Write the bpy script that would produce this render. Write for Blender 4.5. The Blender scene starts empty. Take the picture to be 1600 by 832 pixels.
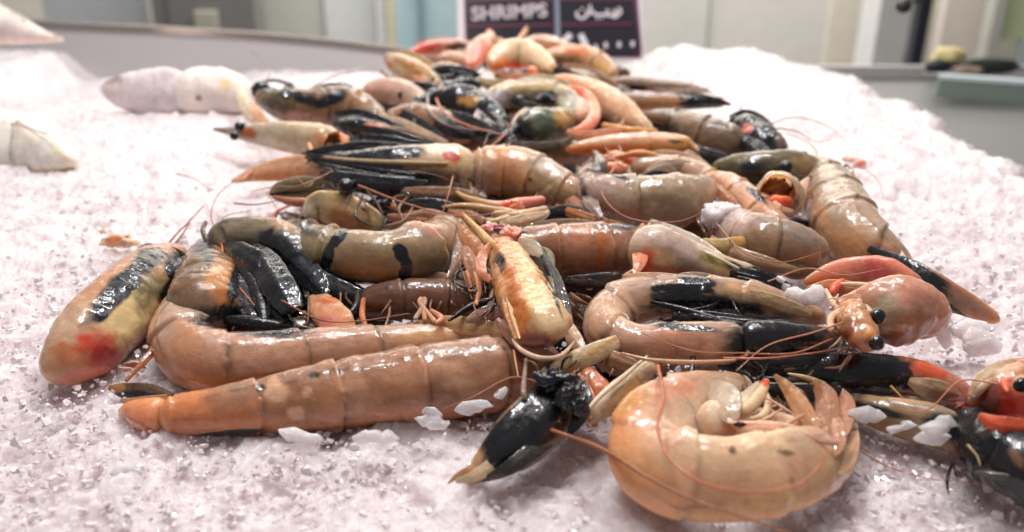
import bpy, math, random
import numpy as np
from mathutils import Vector
rng = np.random.RandomState(7); random.seed(7)
SC = bpy.context.scene; COL = SC.collection
CM = 0.01; FLIPS = []
# ---------------------------------------------------------------- camera, world, lamps, exposure
CAM_H = 17.3; PITCH = math.radians(22.0); FPX = 1256.0
cs, sn = math.cos(PITCH), math.sin(PITCH)
cam = bpy.data.cameras.new('camera'); co = bpy.data.objects.new('camera', cam); COL.objects.link(co)
co.location = (0, 0, CAM_H*CM); co.rotation_euler = (math.radians(90)-PITCH, 0, 0)
cam.sensor_width = 36; cam.lens = 36*FPX/1600; cam.clip_start = 0.01; cam.clip_end = 60
cam.dof.use_dof = True; cam.dof.focus_distance = 0.335; cam.dof.aperture_fstop = 6.8
SC.camera = co
w = bpy.data.worlds.new("World"); SC.world = w; w.use_nodes = True
w.node_tree.nodes['Background'].inputs[0].default_value = (0.96, 0.90, 0.90, 1)
w.node_tree.nodes['Background'].inputs[1].default_value = 0.30
SC.view_settings.view_transform = 'Standard'; SC.view_settings.look = 'None'
SC.view_settings.exposure = -0.44; SC.view_settings.gamma = 1
SC.render.engine = 'CYCLES'
try:
    SC.cycles.use_denoising = True; SC.cycles.max_bounces = 8; SC.cycles.transparent_max_bounces = 12
    SC.cycles.sample_clamp_indirect = 4; SC.cycles.caustics_refractive = False; SC.cycles.caustics_reflective = False
except Exception: pass
def lamp(name, loc, target, sx, sy, watts, col):
    l = bpy.data.lights.new(name, 'AREA'); l.shape = 'RECTANGLE'; l.size = sx*CM; l.size_y = sy*CM
    l.energy = watts; l.color = col
    o = bpy.data.objects.new(name, l); COL.objects.link(o); o.location = [v*CM for v in loc]
    d = Vector(target)-Vector(loc); o.rotation_euler = d.to_track_quat('-Z', 'Y').to_euler()
lamp('ceiling_tube', (-34, 66, 130), (0, 42, 0), 62, 2.5, 8.5, (0.84, 0.92, 1.0))
lamp('ceiling_tube', (38, 70, 134), (0, 44, 0), 62, 2.5, 8.5, (0.88, 0.94, 1.0))
lamp('ceiling_panel', (0, 85, 160), (0, 45, 0), 90, 30, 9.5, (1.0, 0.93, 0.91))
lamp('spotlight', (-10, 48, 85), (0, 45, 0), 3, 3, 2.0, (1.0, 0.84, 0.70))
lamp('spotlight', (26, 52, 88), (8, 40, 0), 3, 3, 1.9, (1.0, 0.84, 0.70))
lamp('spotlight', (4, 78, 88), (4, 40, 0), 3, 3, 2.2, (0.95, 0.96, 1.0))
lamp('spotlight', (-22, 30, 80), (-8, 32, 0), 3, 3, 1.5, (1.0, 0.92, 0.84))
lamp('room_fill', (0, 250, 170), (0, 335, 40), 300, 50, 210, (1.0, 0.96, 0.92))  # added fill lamp, unseen, to brighten the back wall

# ---------------------------------------------------------------- helpers
def hexc(s):
    if isinstance(s, tuple): return np.array(s[:3])
    s = s.lstrip('#'); v = np.array([int(s[i:i+2], 16)/255 for i in (0, 2, 4)])
    return np.where(v <= 0.04045, v/12.92, ((v+0.055)/1.055)**2.4)
def hash3(i, j, k, seed):
    h = (i*374761393 + j*668265263 + k*2147483647 + seed*1274126177) & 0xffffffff
    h = ((h ^ (h >> 13))*1274126177) & 0xffffffff
    h = ((h ^ (h >> 16))*2246822519) & 0xffffffff
    return ((h ^ (h >> 15)) & 0xffffff)/float(0xffffff)
def vnoise(P, sc=1.0, seed=0):
    P = np.asarray(P, float)*sc + 1000.0
    I = np.floor(P).astype(np.int64); F = P-I; F = F*F*(3-2*F); r = 0
    for a in (0, 1):
        for b in (0, 1):
            for c in (0, 1):
                wgt = (F[:, 0] if a else 1-F[:, 0])*(F[:, 1] if b else 1-F[:, 1])*(F[:, 2] if c else 1-F[:, 2])
                r = r + wgt*hash3(I[:, 0]+a, I[:, 1]+b, I[:, 2]+c, seed)
    return r*2-1
def fbm(P, sc=1.0, seed=0, o=3):
    return sum(vnoise(P, sc*2**i, seed+i*17)/2**i for i in range(o))
def worley(X, Y, cell, seed):
    gx, gy = np.floor(X/cell).astype(np.int64), np.floor(Y/cell).astype(np.int64)
    best = np.full(X.shape, 1e9); second = best.copy(); H = np.zeros(X.shape)
    for a in (-1, 0, 1):
        for b in (-1, 0, 1):
            i, j = gx+a, gy+b
            cx = (i+hash3(i, j, i*0, seed))*cell; cy = (j+hash3(i, j, i*0+1, seed))*cell
            d = np.hypot(X-cx, Y-cy)
            hh = hash3(i, j, i*0+2, seed)-.5 + ((hash3(i, j, i*0+3, seed)-.5)*(X-cx)+(hash3(i, j, i*0+4, seed)-.5)*(Y-cy))/cell*1.6
            m = d < best; second = np.where(m, best, np.minimum(second, d)); H = np.where(m, hh, H); best = np.where(m, d, best)
    return H, (second-best)/cell
def sst(a, b, x):
    t = np.clip((x-a)/(b-a), 0, 1); return t*t*(3-2*t)

# the bed of ice: height over the tray in cm
IY = [0, 25, 40, 60, 80, 95, 105, 125, 140]; IZ = [-1.0, -0.2, 1.9, 4.2, 5.6, 6.0, 5.9, 3.5, 0.0]
def ice_z(x, y):
    x = np.asarray(x, float); y = np.asarray(y, float)
    z = np.interp(y, IY, IZ)
    e = np.interp(y, [40, 52, 75, 89, 95, 101, 110], [34, 33.5, 33.5, 29, 24, 19, 14]) + .8*np.sin(y*.5)+.5*np.sin(y*1.3+1)
    z = z - sst(-1.5, 9, x-e)*(z+8)
    z = z - sst(15, 60, -x)*1.0
    z = z - 3.3*sst(64, 88, y)*sst(20, 15, x)*(1-sst(50, 56, -x))
    return z
def pd(px, py, D):
    r = (px-800)/FPX; u = (416-py)/FPX
    return np.array([r*D, D*(cs+u*sn), CAM_H+D*(-sn+u*cs)])
def ice_hit(px, py, lift=0.0):
    D = np.arange(18, 150, .25); r = (px-800)/FPX; u = (416-py)/FPX
    z = CAM_H+D*(-sn+u*cs); b = z-ice_z(r*D, D*(cs+u*sn))-lift
    k = np.nonzero(b < 0)[0]
    return D[k[0]] if len(k) else 999.
TY = [-20, 50, 75, 100, 200, 300, 420, 560, 690, 840]; TD = [78, 75, 72, 68, 56, 47, 40, 34, 30, 26.5]
def depth(px, py, rpx=20):
    D0 = float(np.interp(py, TY, TD)); rc = rpx*D0/FPX
    return min(D0, ice_hit(px, py, 0.75*rc))
def proj(V):
    dx = V[:, 0]; dy = V[:, 1]; dz = V[:, 2]-CAM_H
    D = dy*cs-dz*sn; U = dy*sn+dz*cs
    return 800+FPX*dx/D, 416-FPX*U/D
CAMP = np.array([0, 0, CAM_H])

def tag(o, label=None, cat=None, group=None, kind=None):
    if label: o['label'] = label
    if cat: o['category'] = cat
    if group: o['group'] = group
    if kind: o['kind'] = kind
    return o
def mk(name, V, F, mat, parent=None, col=None, uv=None, smooth=True, mats=None):
    V = np.asarray(V, float)
    if parent is not None: org = np.array(parent['_o'])
    else: org = np.array([V[:, 0].mean(), V[:, 1].mean(), V[:, 2].min()])
    cV = V.mean(0); vol = 0.0
    for f in (F if len(F) < 60 else F[::max(1, len(F)//4000)]):
        a_, b_, c_ = V[f[0]]-cV, V[f[1]]-cV, V[f[2]]-cV; vol += a_[0]*(b_[1]*c_[2]-b_[2]*c_[1])+a_[1]*(b_[2]*c_[0]-b_[0]*c_[2])+a_[2]*(b_[0]*c_[1]-b_[1]*c_[0])
    if name not in ('ice_crumbs',) and vol < 0: F = [tuple(reversed(f)) for f in F]; FLIPS.append(name)
    me = bpy.data.meshes.new(name); me.from_pydata(((V-org)*CM).tolist(), [], F)
    if col is not None:
        col = np.array(col, float); g_ = np.clip(col[:, :3], 0, 1); col[:, :3] = np.clip(np.clip(g_*.93+g_.mean(1, keepdims=True)*.07, 0, 1)**1.03*np.array([1.13, 1.0, .90]), 0, 1)
        a = me.color_attributes.new('Col', 'FLOAT_COLOR', 'POINT'); a.data.foreach_set('color', np.asarray(col, np.float32).ravel())
    if uv is not None:
        l = me.uv_layers.new(name='UVMap'); vi = np.empty(len(me.loops), int); me.loops.foreach_get('vertex_index', vi)
        l.data.foreach_set('uv', np.asarray(uv, np.float32)[vi].ravel())
    me.polygons.foreach_set('use_smooth', [smooth]*len(me.polygons))
    me.materials.append(mat); me.update()
    o = bpy.data.objects.new(name, me); COL.objects.link(o)
    if parent is not None: o.parent = parent
    else: o.location = org*CM
    return o
def thing(name, label, cat, px, py, r=20, group=None, pos=None):
    p = pos if pos is not None else pd(px, py, depth(px, py, r))
    p = np.array(p, float)
    if pos is None: p[2] = float(ice_z(p[0], p[1]))
    o = bpy.data.objects.new(name, None); COL.objects.link(o); o.location = p*CM; o['_o'] = [float(v) for v in p]
    o.empty_display_size = 0.01
    return tag(o, label, cat, group)

def catmull(P, n):
    P = np.asarray(P, float); m = len(P)
    if m == 2: t = np.linspace(0, 1, n)[:, None]; return P[0]*(1-t)+P[1]*t
    Q = np.vstack([2*P[0]-P[1], P, 2*P[-1]-P[-2]])
    seg = np.linalg.norm(np.diff(P[:, :3], axis=0), axis=1); cum = np.r_[0, np.cumsum(seg)]; cum /= cum[-1]
    t = np.linspace(0, 1, n); k = np.clip(np.searchsorted(cum, t, side='right')-1, 0, m-2)
    f = ((t-cum[k])/(cum[k+1]-cum[k]))[:, None]
    a, b, c, d = Q[k], Q[k+1], Q[k+2], Q[k+3]
    return .5*((2*b)+(-a+c)*f+(2*a-5*b+4*c-d)*f*f+(-a+3*b-3*c+d)*f**3)

def loft(name, parent, pts, col, mat=None, rings=None, seg=36, squash=.85, seams=(), seam_amp=.05, patches=(), grad=None,
         side=None, wrinkle=.03, round_ends=True, hollow=False, inner='#b5673c', roll=0, streakK=0, depthfix=None, seamcol=None, seed=0, ridge=0, mottle=.10, seamk=.03):
    """a tapering body laid along points given as (photo x, photo y, half width, nearness in cm)"""
    mat = mat or M['flesh']
    C = []
    for p in pts:
        px, py, r = p[:3]; dz = p[3] if len(p) > 3 else 0
        D = (depthfix if depthfix else depth(px, py, r)) - dz
        C.append(np.r_[pd(px, py, D), max(r, .3)*D/FPX])
    L = sum(np.linalg.norm(np.array(C[i+1][:3])-C[i][:3]) for i in range(len(C)-1))
    if rings is None: rings = int(np.clip(L*14, 14, 190))
    S = catmull(C, rings); R = np.maximum(S[:, 3], .015); S = S[:, :3]
    T = np.gradient(S, axis=0); T /= np.linalg.norm(T, axis=1)[:, None]+1e-9
    tt = np.linspace(0, 1, rings)
    if round_ends:
        wl = min(.25, 1.0*R[0]/L+.005); wr = min(.25, 1.0*R[-1]/L+.005)
        if R[0]/max(R) > .12 and not hollow: R = R*np.sqrt(np.clip(1-(1-np.clip((tt+.002)/wl, 0, 1))**2, .002, 1))
        if R[-1]/max(R) > .12: R = R*np.sqrt(np.clip(1-(1-np.clip((1.002-tt)/wr, 0, 1))**2, .002, 1))
    Vw = CAMP-S; Vw /= np.linalg.norm(Vw, axis=1)[:, None]
    N = Vw-(Vw*T).sum(1)[:, None]*T; N /= np.linalg.norm(N, axis=1)[:, None]+1e-9
    B = np.cross(T, N)
    phi = np.linspace(0, 2*np.pi, seg, endpoint=False)
    ph = phi[None, :]; t2 = tt[:, None]+0*ph
    te = t2 - seamk*np.cos(ph)*1.0
    seam_amp = seam_amp*2.3
    pl = None
    if name == 'body' and len(seams):
        sg = np.interp(tt, [0]+list(seams)+[1], range(len(seams)+2)) % 1.0
        thr = (.70-.10*np.sin(np.pi*sg)[:, None]); pl = np.abs(np.sin(ph))-thr+0*t2
    sc = np.ones_like(t2); seamw = np.zeros_like(t2); band = np.zeros_like(t2)
    for s in seams:
        d = te-s; w_ = .09
        sc += seam_amp*np.where((d < 0) & (d > -w_), (1+d/w_)**2, 0) - seam_amp*.9*np.where((d >= 0) & (d < w_*.6), (1-d/(w_*.6))**2, 0)
        seamw = np.maximum(seamw, np.exp(-(d/.008)**2)); band = np.maximum(band, np.where((d < 0) & (d > -.07), np.exp(d/.03), 0))
    if pl is not None: sc = sc*(1+.035*sst(-.03, .0, pl)*(1-sst(0, .015, pl))-.02*sst(0, .02, pl))
    cp, sp = np.cos(ph), np.sin(ph)
    if ridge: sc = sc*(1+ridge*np.exp(-(np.abs(((ph+np.pi) % (2*np.pi))-np.pi)/.25)**2)/max(squash, .1))
    def surf(k):
        rr = R[:, None]*sc*k
        X = S[:, None, :]+B[:, None, :]*(sp*rr)[..., None]+N[:, None, :]*(cp*rr*squash)[..., None]
        if roll: pass
        return X.reshape(-1, 3)
    V = surf(1.0)
    nrm = (B[:, None, :]*sp[..., None]+N[:, None, :]*(cp)[..., None]).reshape(-1, 3)
    if wrinkle:
        rad = np.repeat(R, seg)
        amp = min(1, max(squash, .2)*1.3)
        V = V+nrm*((fbm(V, 1.3, seed+3)*wrinkle+fbm(V, 4.5, seed+5, 2)*wrinkle*.35)*amp*rad)[:, None]
    px, py = proj(V)
    n = len(V)
    if grad:
        ks = [g[0] for g in grad]; cc = np.array([hexc(g[1]) for g in grad])
        c = np.stack([np.interp(t2.ravel(), ks, cc[:, i]) for i in range(3)], 1)
    else: c = np.tile(hexc(col), (n, 1))
    s2 = np.tile(np.sin(phi), rings)
    if side:   # (colour at one flank, colour at the other)
        for sgn, cc in ((-1, side[0]), (1, side[1])):
            if cc: a = (sst(.25, .95, s2*sgn+.15*fbm(V, 1.2, seed+9)))[:, None]; c = c*(1-a)+hexc(cc)*a
    c = c*(1+mottle*fbm(V, 2.2, seed+21))[:, None]
    if len(seams):
        c = c*(1+.28*band.ravel())[:, None]; a = (seamw.ravel()*.75)[:, None]; c = c*(1-a)+(hexc(seamcol) if seamcol else c*.38)*a
    low = vnoise(V, .75, seed+41)[:, None]; g = c.mean(1, keepdims=True); c = (c*(1+.16*low))*(1-.18*np.clip(low, 0, 1))+g*.18*np.clip(low, 0, 1)
    if pl is not None:
        q1 = (np.exp(-(pl.ravel()/.035)**2)*.55)[:, None]; q2 = sst(0, .1, pl.ravel())[:, None]*.35; c = c*(1-q2)+c*np.array([1.08, .90, .70])*q2; c = c*(1-q1)
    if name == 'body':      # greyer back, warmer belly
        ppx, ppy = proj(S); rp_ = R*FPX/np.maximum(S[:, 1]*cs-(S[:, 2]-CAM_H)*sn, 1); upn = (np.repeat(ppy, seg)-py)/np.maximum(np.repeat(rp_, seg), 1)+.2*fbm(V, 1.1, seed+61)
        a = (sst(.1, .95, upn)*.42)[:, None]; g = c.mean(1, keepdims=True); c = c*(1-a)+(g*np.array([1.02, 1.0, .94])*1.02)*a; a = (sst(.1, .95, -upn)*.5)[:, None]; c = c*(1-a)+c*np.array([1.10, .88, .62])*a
    K = np.full(n, float(streakK))
    nz = fbm(V, 1.8, seed+31); nz2 = fbm(V, 5, seed+37, 2)
    for p in patches:
        x, y, rx, ry, deg, pc = p[:6]; soft = p[6] if len(p) > 6 else .3
        a = math.radians(deg); dx = px-x; dy = py-y
        d = np.sqrt(((dx*math.cos(a)+dy*math.sin(a))/rx)**2+((-dx*math.sin(a)+dy*math.cos(a))/ry)**2)
        wgt = 1-sst(1-soft, 1+soft, d+(.34*nz+.24*nz2)*min(1, (soft/.34)**1.5))
        if pc == 'K' and soft > .28: wgt = 1-sst(1-soft*1.5, 1+soft*1.3, d+.15*nz)
        if pc == 'K': K = np.maximum(K, wgt)
        else: c = c*(1-wgt[:, None])+hexc(pc)*wgt[:, None]; K = K*(1-wgt*.9)
    F = []
    for i in range(rings-1):
        a, b = i*seg, (i+1)*seg
        for j in range(seg):
            k = (j+1) % seg; F.append((a+j, a+k, b+k, b+j))
    cum = np.r_[0, np.cumsum(np.linalg.norm(np.diff(S, axis=0), axis=1))]
    uv = np.stack([np.repeat(cum, seg), np.tile(np.minimum(phi, 2*np.pi-phi), rings)*np.mean(R)], 1)
    if hollow:
        kk = max(3, int(rings*.10)); rag = fbm(np.stack([np.cos(phi), np.sin(phi), phi*0+seed*3.1], 1), 1.6, 77, 3)
        A3 = V.reshape(rings, seg, 3); cur = R[0]*.38
        for q_ in range(kk): A3[q_] += (T[0]*(np.clip(rag, -.9, 1.2)*cur*(1-q_/kk))[:, None])-(nrm.reshape(rings, seg, 3)[q_]*(.10*R[0]*(1+rag)*(1-q_/kk))[:, None])
        V = A3.reshape(-1, 3)
        V2 = V-nrm*(.10*np.repeat(R, seg)+.0)[:, None]; V2[:seg] = V[:seg]-nrm[:seg]*.05*R[0]
    if hollow and False:
        V2 = surf(.88); V2[:seg] = surf(.94)[:seg]
    if hollow:
        off = n
        for i in range(rings-1):
            a, b = off+i*seg, off+(i+1)*seg
            for j in range(seg):
                k = (j+1) % seg; F.append((a+k, a+j, b+j, b+k))
        for j in range(seg):
            k = (j+1) % seg; F.append((off+j, off+k, k, j))
        V = np.vstack([V, V2]); c = np.vstack([c, hexc(inner)*(1+.15*fbm(V2, 2, 4))[:, None]]); K = np.r_[K, np.zeros(n)]; uv = np.vstack([uv, uv])
    else:
        F.append(tuple(range(seg-1, -1, -1)))
    F.append(tuple(range((rings-1)*seg, rings*seg)))
    return mk(name, V, F, mat, parent, np.c_[np.clip(c, 0, 1), K], uv)

def blade(name, parent, pts, col, **k):
    k.setdefault('squash', .16); k.setdefault('seg', 24); k.setdefault('mat', M['fin']); k.setdefault('wrinkle', .10); k.setdefault('ridge', .06)
    k.setdefault('round_ends', False)
    return loft(name, parent, pts, col, **k)
def hair(name, parent, pts, r=1.2, col='#a8603c', **k):
    n = len(pts); P = [(p[0], p[1], r*(1-.6*i/(n-1)), p[2] if len(p) > 2 else .9) for i, p in enumerate(pts)]
    k.setdefault('wrinkle', 0)
    return loft(name, parent, P, col, seg=7, squash=1, round_ends=False, mat=M['leg'], mottle=0, **k)
def leg(name, parent, pts, col, **k):
    k.setdefault('seg', 14); k.setdefault('wrinkle', .06); k.setdefault('mat', M['leg'])
    return loft(name, parent, pts, col, **k)
def lump(name, parent, px, py, rx, ry, col, dz=0, K=0, mat=None, rough=.25, seed=0, sc=1.2, squash=.8, patches=(), n=28):
    D = depth(px, py, rx)-dz; c0 = pd(px, py, D)
    th = np.linspace(0, np.pi, n); ph = np.linspace(0, 2*np.pi, n*2, endpoint=False)
    X = np.stack([(np.sin(th)[:, None]*np.cos(ph)), np.repeat(np.cos(th)[:, None], n*2, 1), np.sin(th)[:, None]*np.sin(ph)], -1).reshape(-1, 3)
    q = 1+rough*fbm(X+seed*7.3, sc, seed)+rough*.4*fbm(X+seed*3, sc*3.5, seed+4)
    X = X*q[:, None]; k = D/FPX
    fw = np.array([0, cs, -sn]); up = np.array([0, sn, cs]); rt = np.array([1., 0, 0])
    V = c0+rt*(X[:, :1]*rx*k)+up*(X[:, 1:2]*ry*k)+fw*(X[:, 2:3]*min(rx, ry)*squash*k)
    c = np.tile(hexc(col), (len(V), 1))*(1+.15*fbm(V, 2, seed))[:, None]
    Kk = np.full(len(V), float(K)); pxx, pyy = proj(V)
    for p in patches:
        d = np.hypot((pxx-p[0])/p[2], (pyy-p[1])/p[3])+.25*fbm(V, 2, seed+2); wg = 1-sst(.7, 1.3, d)
        if p[4] == 'K': Kk = np.maximum(Kk, wg)
        else: c = c*(1-wg[:, None])+hexc(p[4])*wg[:, None]; Kk *= 1-wg
    F = []; m = n*2
    for i in range(n-1):
        for j in range(m):
            kx = (j+1) % m; F.append((i*m+j, i*m+kx, (i+1)*m+kx, (i+1)*m+j))
    uv = np.stack([V[:, 0], V[:, 2]], 1)
    return mk(name, V, F, mat or M['flesh'], parent, np.c_[np.clip(c, 0, 1), Kk], uv)
def fringe(t, x, y, ang, n, ln, col, r=3, spread=50, dz=3, curl=.5, gap=7, seed=0):
    """a row of small bent legs growing from one place"""
    q = random.Random(seed*31+int(x)); a0 = math.radians(ang); r = r*.62
    for i in range(n):
        f = (i/(max(1, n-1))-.5); a = a0+math.radians(spread*1.6)*f+q.uniform(-.5, .5); l = ln*q.uniform(.45, 1.2)
        bx = x-math.sin(a0)*gap*f*n+q.uniform(-6, 6); by = y+math.cos(a0)*gap*f*n+q.uniform(-6, 6); b = a+q.uniform(-1.6, 1.6)
        cc = '#181518' if col == 'K' else col; kk = 1 if (col == 'K') else q.choice([0, .1, .5]); rr = r*q.choice([.6, 1, 1, 1.7])
        if col == 'K' and q.random() < .2: cc = '#7c5a44'; kk = .3
        m = (bx+math.cos(a)*l*.5, by+math.sin(a)*l*.5)
        leg('leg', t, [(bx, by, rr*.8, dz-.5), (m[0], m[1], rr*1.2, dz+q.uniform(-.3, .3)), (m[0]+math.cos(b)*l*.5, m[1]+math.sin(b)*l*.5, rr*.35, dz-q.uniform(0, .7))], cc, streakK=kk, seg=9, rings=12, squash=q.choice([1, .5, .4]))
def eye(parent, px, py, r, dz=0):
    return lump('eye', parent, px, py, r, r, '#100c0c', dz=dz, K=1, rough=.04, mat=M['eye'], squash=1, n=16)
def box(name, c, s, mat, parent=None, rz=0, ry=0, bevel=0):
    c = np.array(c, float); s = np.array(s)/2; V = []
    for a in (-1, 1):
        for b in (-1, 1):
            for d in (-1, 1): V.append([a*s[0], b*s[1], d*s[2]])
    V = np.array(V)
    if ry: R_ = np.array([[math.cos(ry), 0, math.sin(ry)], [0, 1, 0], [-math.sin(ry), 0, math.cos(ry)]]); V = V@R_.T
    if rz: R_ = np.array([[math.cos(rz), -math.sin(rz), 0], [math.sin(rz), math.cos(rz), 0], [0, 0, 1]]); V = V@R_.T
    V += c
    F = [(0, 1, 3, 2), (4, 6, 7, 5), (0, 4, 5, 1), (2, 3, 7, 6), (0, 2, 6, 4), (1, 5, 7, 3)]
    o = mk(name, V, F, mat, parent, smooth=False)
    if bevel:
        m = o.modifiers.new('bevel', 'BEVEL'); m.width = bevel*CM; m.segments = 3
    return o

# ---------------------------------------------------------------- materials
M = {}
def nodes(name):
    m = bpy.data.materials.new(name); m.use_nodes = True; nt = m.node_tree
    return m, nt, nt.nodes['Principled BSDF']
def N_(nt, t, **k):
    n = nt.nodes.new(t)
    for a, b in k.items():
        if a[0] == '_': setattr(n, a[1:], b)
        else: n.inputs[a.replace('_', ' ')].default_value = b
    return n
def math_(nt, op, a, b=None, clamp=False):
    n = nt.nodes.new('ShaderNodeMath'); n.operation = op; n.use_clamp = clamp
    for i, v in enumerate((a, b)):
        if v is None: continue
        if isinstance(v, (int, float)): n.inputs[i].default_value = v
        else: nt.links.new(v, n.inputs[i])
    return n.outputs[0]
def wet(name, sss=.85, coat=1.0, rough=.24, alpha=1.0, trans=0.0, bump=.28, speck=.45, streak=1.0):
    m, nt, b = nodes(name); L = nt.links.new
    at = N_(nt, 'ShaderNodeAttribute', _attribute_name='Col')
    tc = N_(nt, 'ShaderNodeTexCoord')
    mp = N_(nt, 'ShaderNodeMapping'); mp.inputs['Scale'].default_value = (.9, 7, 1); L(tc.outputs['UV'], mp.inputs[0])
    st = N_(nt, 'ShaderNodeTexNoise', Scale=1.0, Detail=4.0, Roughness=.65); L(mp.outputs[0], st.inputs['Vector'])
    no = N_(nt, 'ShaderNodeTexNoise', Scale=260.0, Detail=5.0, Roughness=.6); L(tc.outputs['Object'], no.inputs['Vector'])
    fine = N_(nt, 'ShaderNodeTexNoise', Scale=1300.0, Detail=3.0, Roughness=.6); L(tc.outputs['Object'], fine.inputs['Vector'])
    # black pigment broken up by streaks
    kk = math_(nt, 'ADD', at.outputs['Alpha'], math_(nt, 'MULTIPLY', math_(nt, 'SUBTRACT', st.outputs[0], .5), .8*streak))
    kk = math_(nt, 'ADD', kk, math_(nt, 'MULTIPLY', math_(nt, 'SUBTRACT', no.outputs[0], .5), .5))
    mr = N_(nt, 'ShaderNodeMapRange', _interpolation_type='SMOOTHSTEP'); mr.inputs['From Min'].default_value = .18; mr.inputs['From Max'].default_value = .84; L(kk, mr.inputs[0])
    # mottled skin
    m1 = N_(nt, 'ShaderNodeMapRange'); m1.inputs['From Min'].default_value = .3; m1.inputs['From Max'].default_value = .7; m1.inputs['To Min'].default_value = .86; m1.inputs['To Max'].default_value = 1.12
    mixn = math_(nt, 'ADD', math_(nt, 'MULTIPLY', no.outputs[0], .6), math_(nt, 'MULTIPLY', st.outputs[0], .4)); L(mixn, m1.inputs[0])
    sp = N_(nt, 'ShaderNodeTexVoronoi', Scale=1500.0); L(tc.outputs['Object'], sp.inputs['Vector'])
    spm = N_(nt, 'ShaderNodeMapRange'); spm.inputs['From Min'].default_value = .12; spm.inputs['From Max'].default_value = .32; spm.inputs['To Min'].default_value = 1-.35*speck; spm.inputs['To Max'].default_value = 1; L(sp.outputs[0], spm.inputs[0])
    f = math_(nt, 'MULTIPLY', m1.outputs[0], spm.outputs[0])
    fl = N_(nt, 'ShaderNodeTexNoise', Scale=620.0, Detail=2.0); L(tc.outputs['Object'], fl.inputs['Vector']); fm = N_(nt, 'ShaderNodeMapRange'); fm.inputs['From Min'].default_value = .62; fm.inputs['From Max'].default_value = .74; fm.inputs['To Min'].default_value = 1; fm.inputs['To Max'].default_value = 1+.35*speck; L(fl.outputs[0], fm.inputs[0]); f = math_(nt, 'MULTIPLY', f, fm.outputs[0])  # pale translucent speckles painted into the colour as white glints
    mul = N_(nt, 'ShaderNodeVectorMath', _operation='SCALE'); L(at.outputs['Color'], mul.inputs[0]); L(f, mul.inputs['Scale'])
    mx = N_(nt, 'ShaderNodeMix', _data_type='RGBA'); L(mr.outputs[0], mx.inputs['Factor']); L(mul.outputs[0], mx.inputs[6]); mx.inputs[7].default_value = (.009, .009, .012, 1)
    L(mx.outputs[2], b.inputs['Base Color'])
    ss = math_(nt, 'MULTIPLY', math_(nt, 'SUBTRACT', 1.0, mr.outputs[0]), sss); L(ss, b.inputs['Subsurface Weight'])
    b.inputs['Subsurface Radius'].default_value = (1.0, .6, .4); b.inputs['Subsurface Scale'].default_value = .012
    rr = N_(nt, 'ShaderNodeMapRange'); rr.inputs['From Min'].default_value = .35; rr.inputs['From Max'].default_value = .7; rr.inputs['To Min'].default_value = rough*.6; rr.inputs['To Max'].default_value = rough*1.7
    L(no.outputs[0], rr.inputs[0]); L(rr.outputs[0], b.inputs['Roughness'])
    cw = N_(nt, 'ShaderNodeMapRange'); cw.inputs['From Min'].default_value = .42; cw.inputs['From Max'].default_value = .58; cw.inputs['To Min'].default_value = coat*.62; cw.inputs['To Max'].default_value = coat*1.0; big = N_(nt, 'ShaderNodeTexNoise', Scale=95.0, Detail=3.0); L(tc.outputs['Object'], big.inputs['Vector']); L(big.outputs[0], cw.inputs[0]); L(cw.outputs[0], b.inputs['Coat Weight']); b.inputs['Coat Roughness'].default_value = .035; b.inputs['Coat IOR'].default_value = 1.5; b.inputs['IOR'].default_value = 1.42; b.inputs['Specular IOR Level'].default_value = .28
    bh = math_(nt, 'ADD', math_(nt, 'MULTIPLY', no.outputs[0], 1.0), math_(nt, 'MULTIPLY', fine.outputs[0], .22))
    bh = math_(nt, 'ADD', bh, math_(nt, 'MULTIPLY', st.outputs[0], .35))
    bp = N_(nt, 'ShaderNodeBump', Strength=bump, Distance=.0016); L(bh, bp.inputs['Height']); L(bp.outputs[0], b.inputs['Normal'])
    wob = N_(nt, 'ShaderNodeTexNoise', Scale=230.0, Detail=2.0); L(tc.outputs['Object'], wob.inputs['Vector']); b2 = N_(nt, 'ShaderNodeBump', Strength=.32, Distance=.0014); L(wob.outputs[0], b2.inputs['Height']); L(b2.outputs[0], b.inputs['Coat Normal'])
    if trans: b.inputs['Transmission Weight'].default_value = trans
    b.inputs['Alpha'].default_value = alpha
    return m
M['flesh'] = wet('wet_prawn_flesh')
M['fin'] = wet('thin_wet_shell', sss=.12, alpha=.93, bump=.6)
M['clear'] = wet('glassy_tail_fin', sss=.1, alpha=.72, bump=.5)
M['leg'] = wet('leg_and_feeler', sss=.15, coat=.5, bump=.3, speck=.3)
M['eye'] = wet('eye_gloss', sss=0, coat=1, rough=.12, bump=.1)
M['fish'] = wet('pale_wet_skin', sss=.5, coat=.3, rough=.4, bump=.3, speck=.2)
def plain(name, col, rough=.5, metal=0, noise=.06, scale=20, aniso=False):
    m, nt, b = nodes(name); L = nt.links.new; tc = N_(nt, 'ShaderNodeTexCoord')
    n = N_(nt, 'ShaderNodeTexNoise', Scale=float(scale), Detail=4.0)
    if aniso:
        mp = N_(nt, 'ShaderNodeMapping'); mp.inputs['Scale'].default_value = (1, 1, 30); L(tc.outputs['Object'], mp.inputs[0]); L(mp.outputs[0], n.inputs['Vector'])
    else: L(tc.outputs['Object'], n.inputs['Vector'])
    mr = N_(nt, 'ShaderNodeMapRange'); mr.inputs['To Min'].default_value = 1-noise*2; mr.inputs['To Max'].default_value = 1+noise*2; L(n.outputs[0], mr.inputs[0])
    v = N_(nt, 'ShaderNodeVectorMath', _operation='SCALE'); v.inputs[0].default_value = tuple(hexc(col)); L(mr.outputs[0], v.inputs['Scale']); L(v.outputs[0], b.inputs['Base Color'])
    b.inputs['Roughness'].default_value = rough; b.inputs['Metallic'].default_value = metal
    return m
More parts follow.
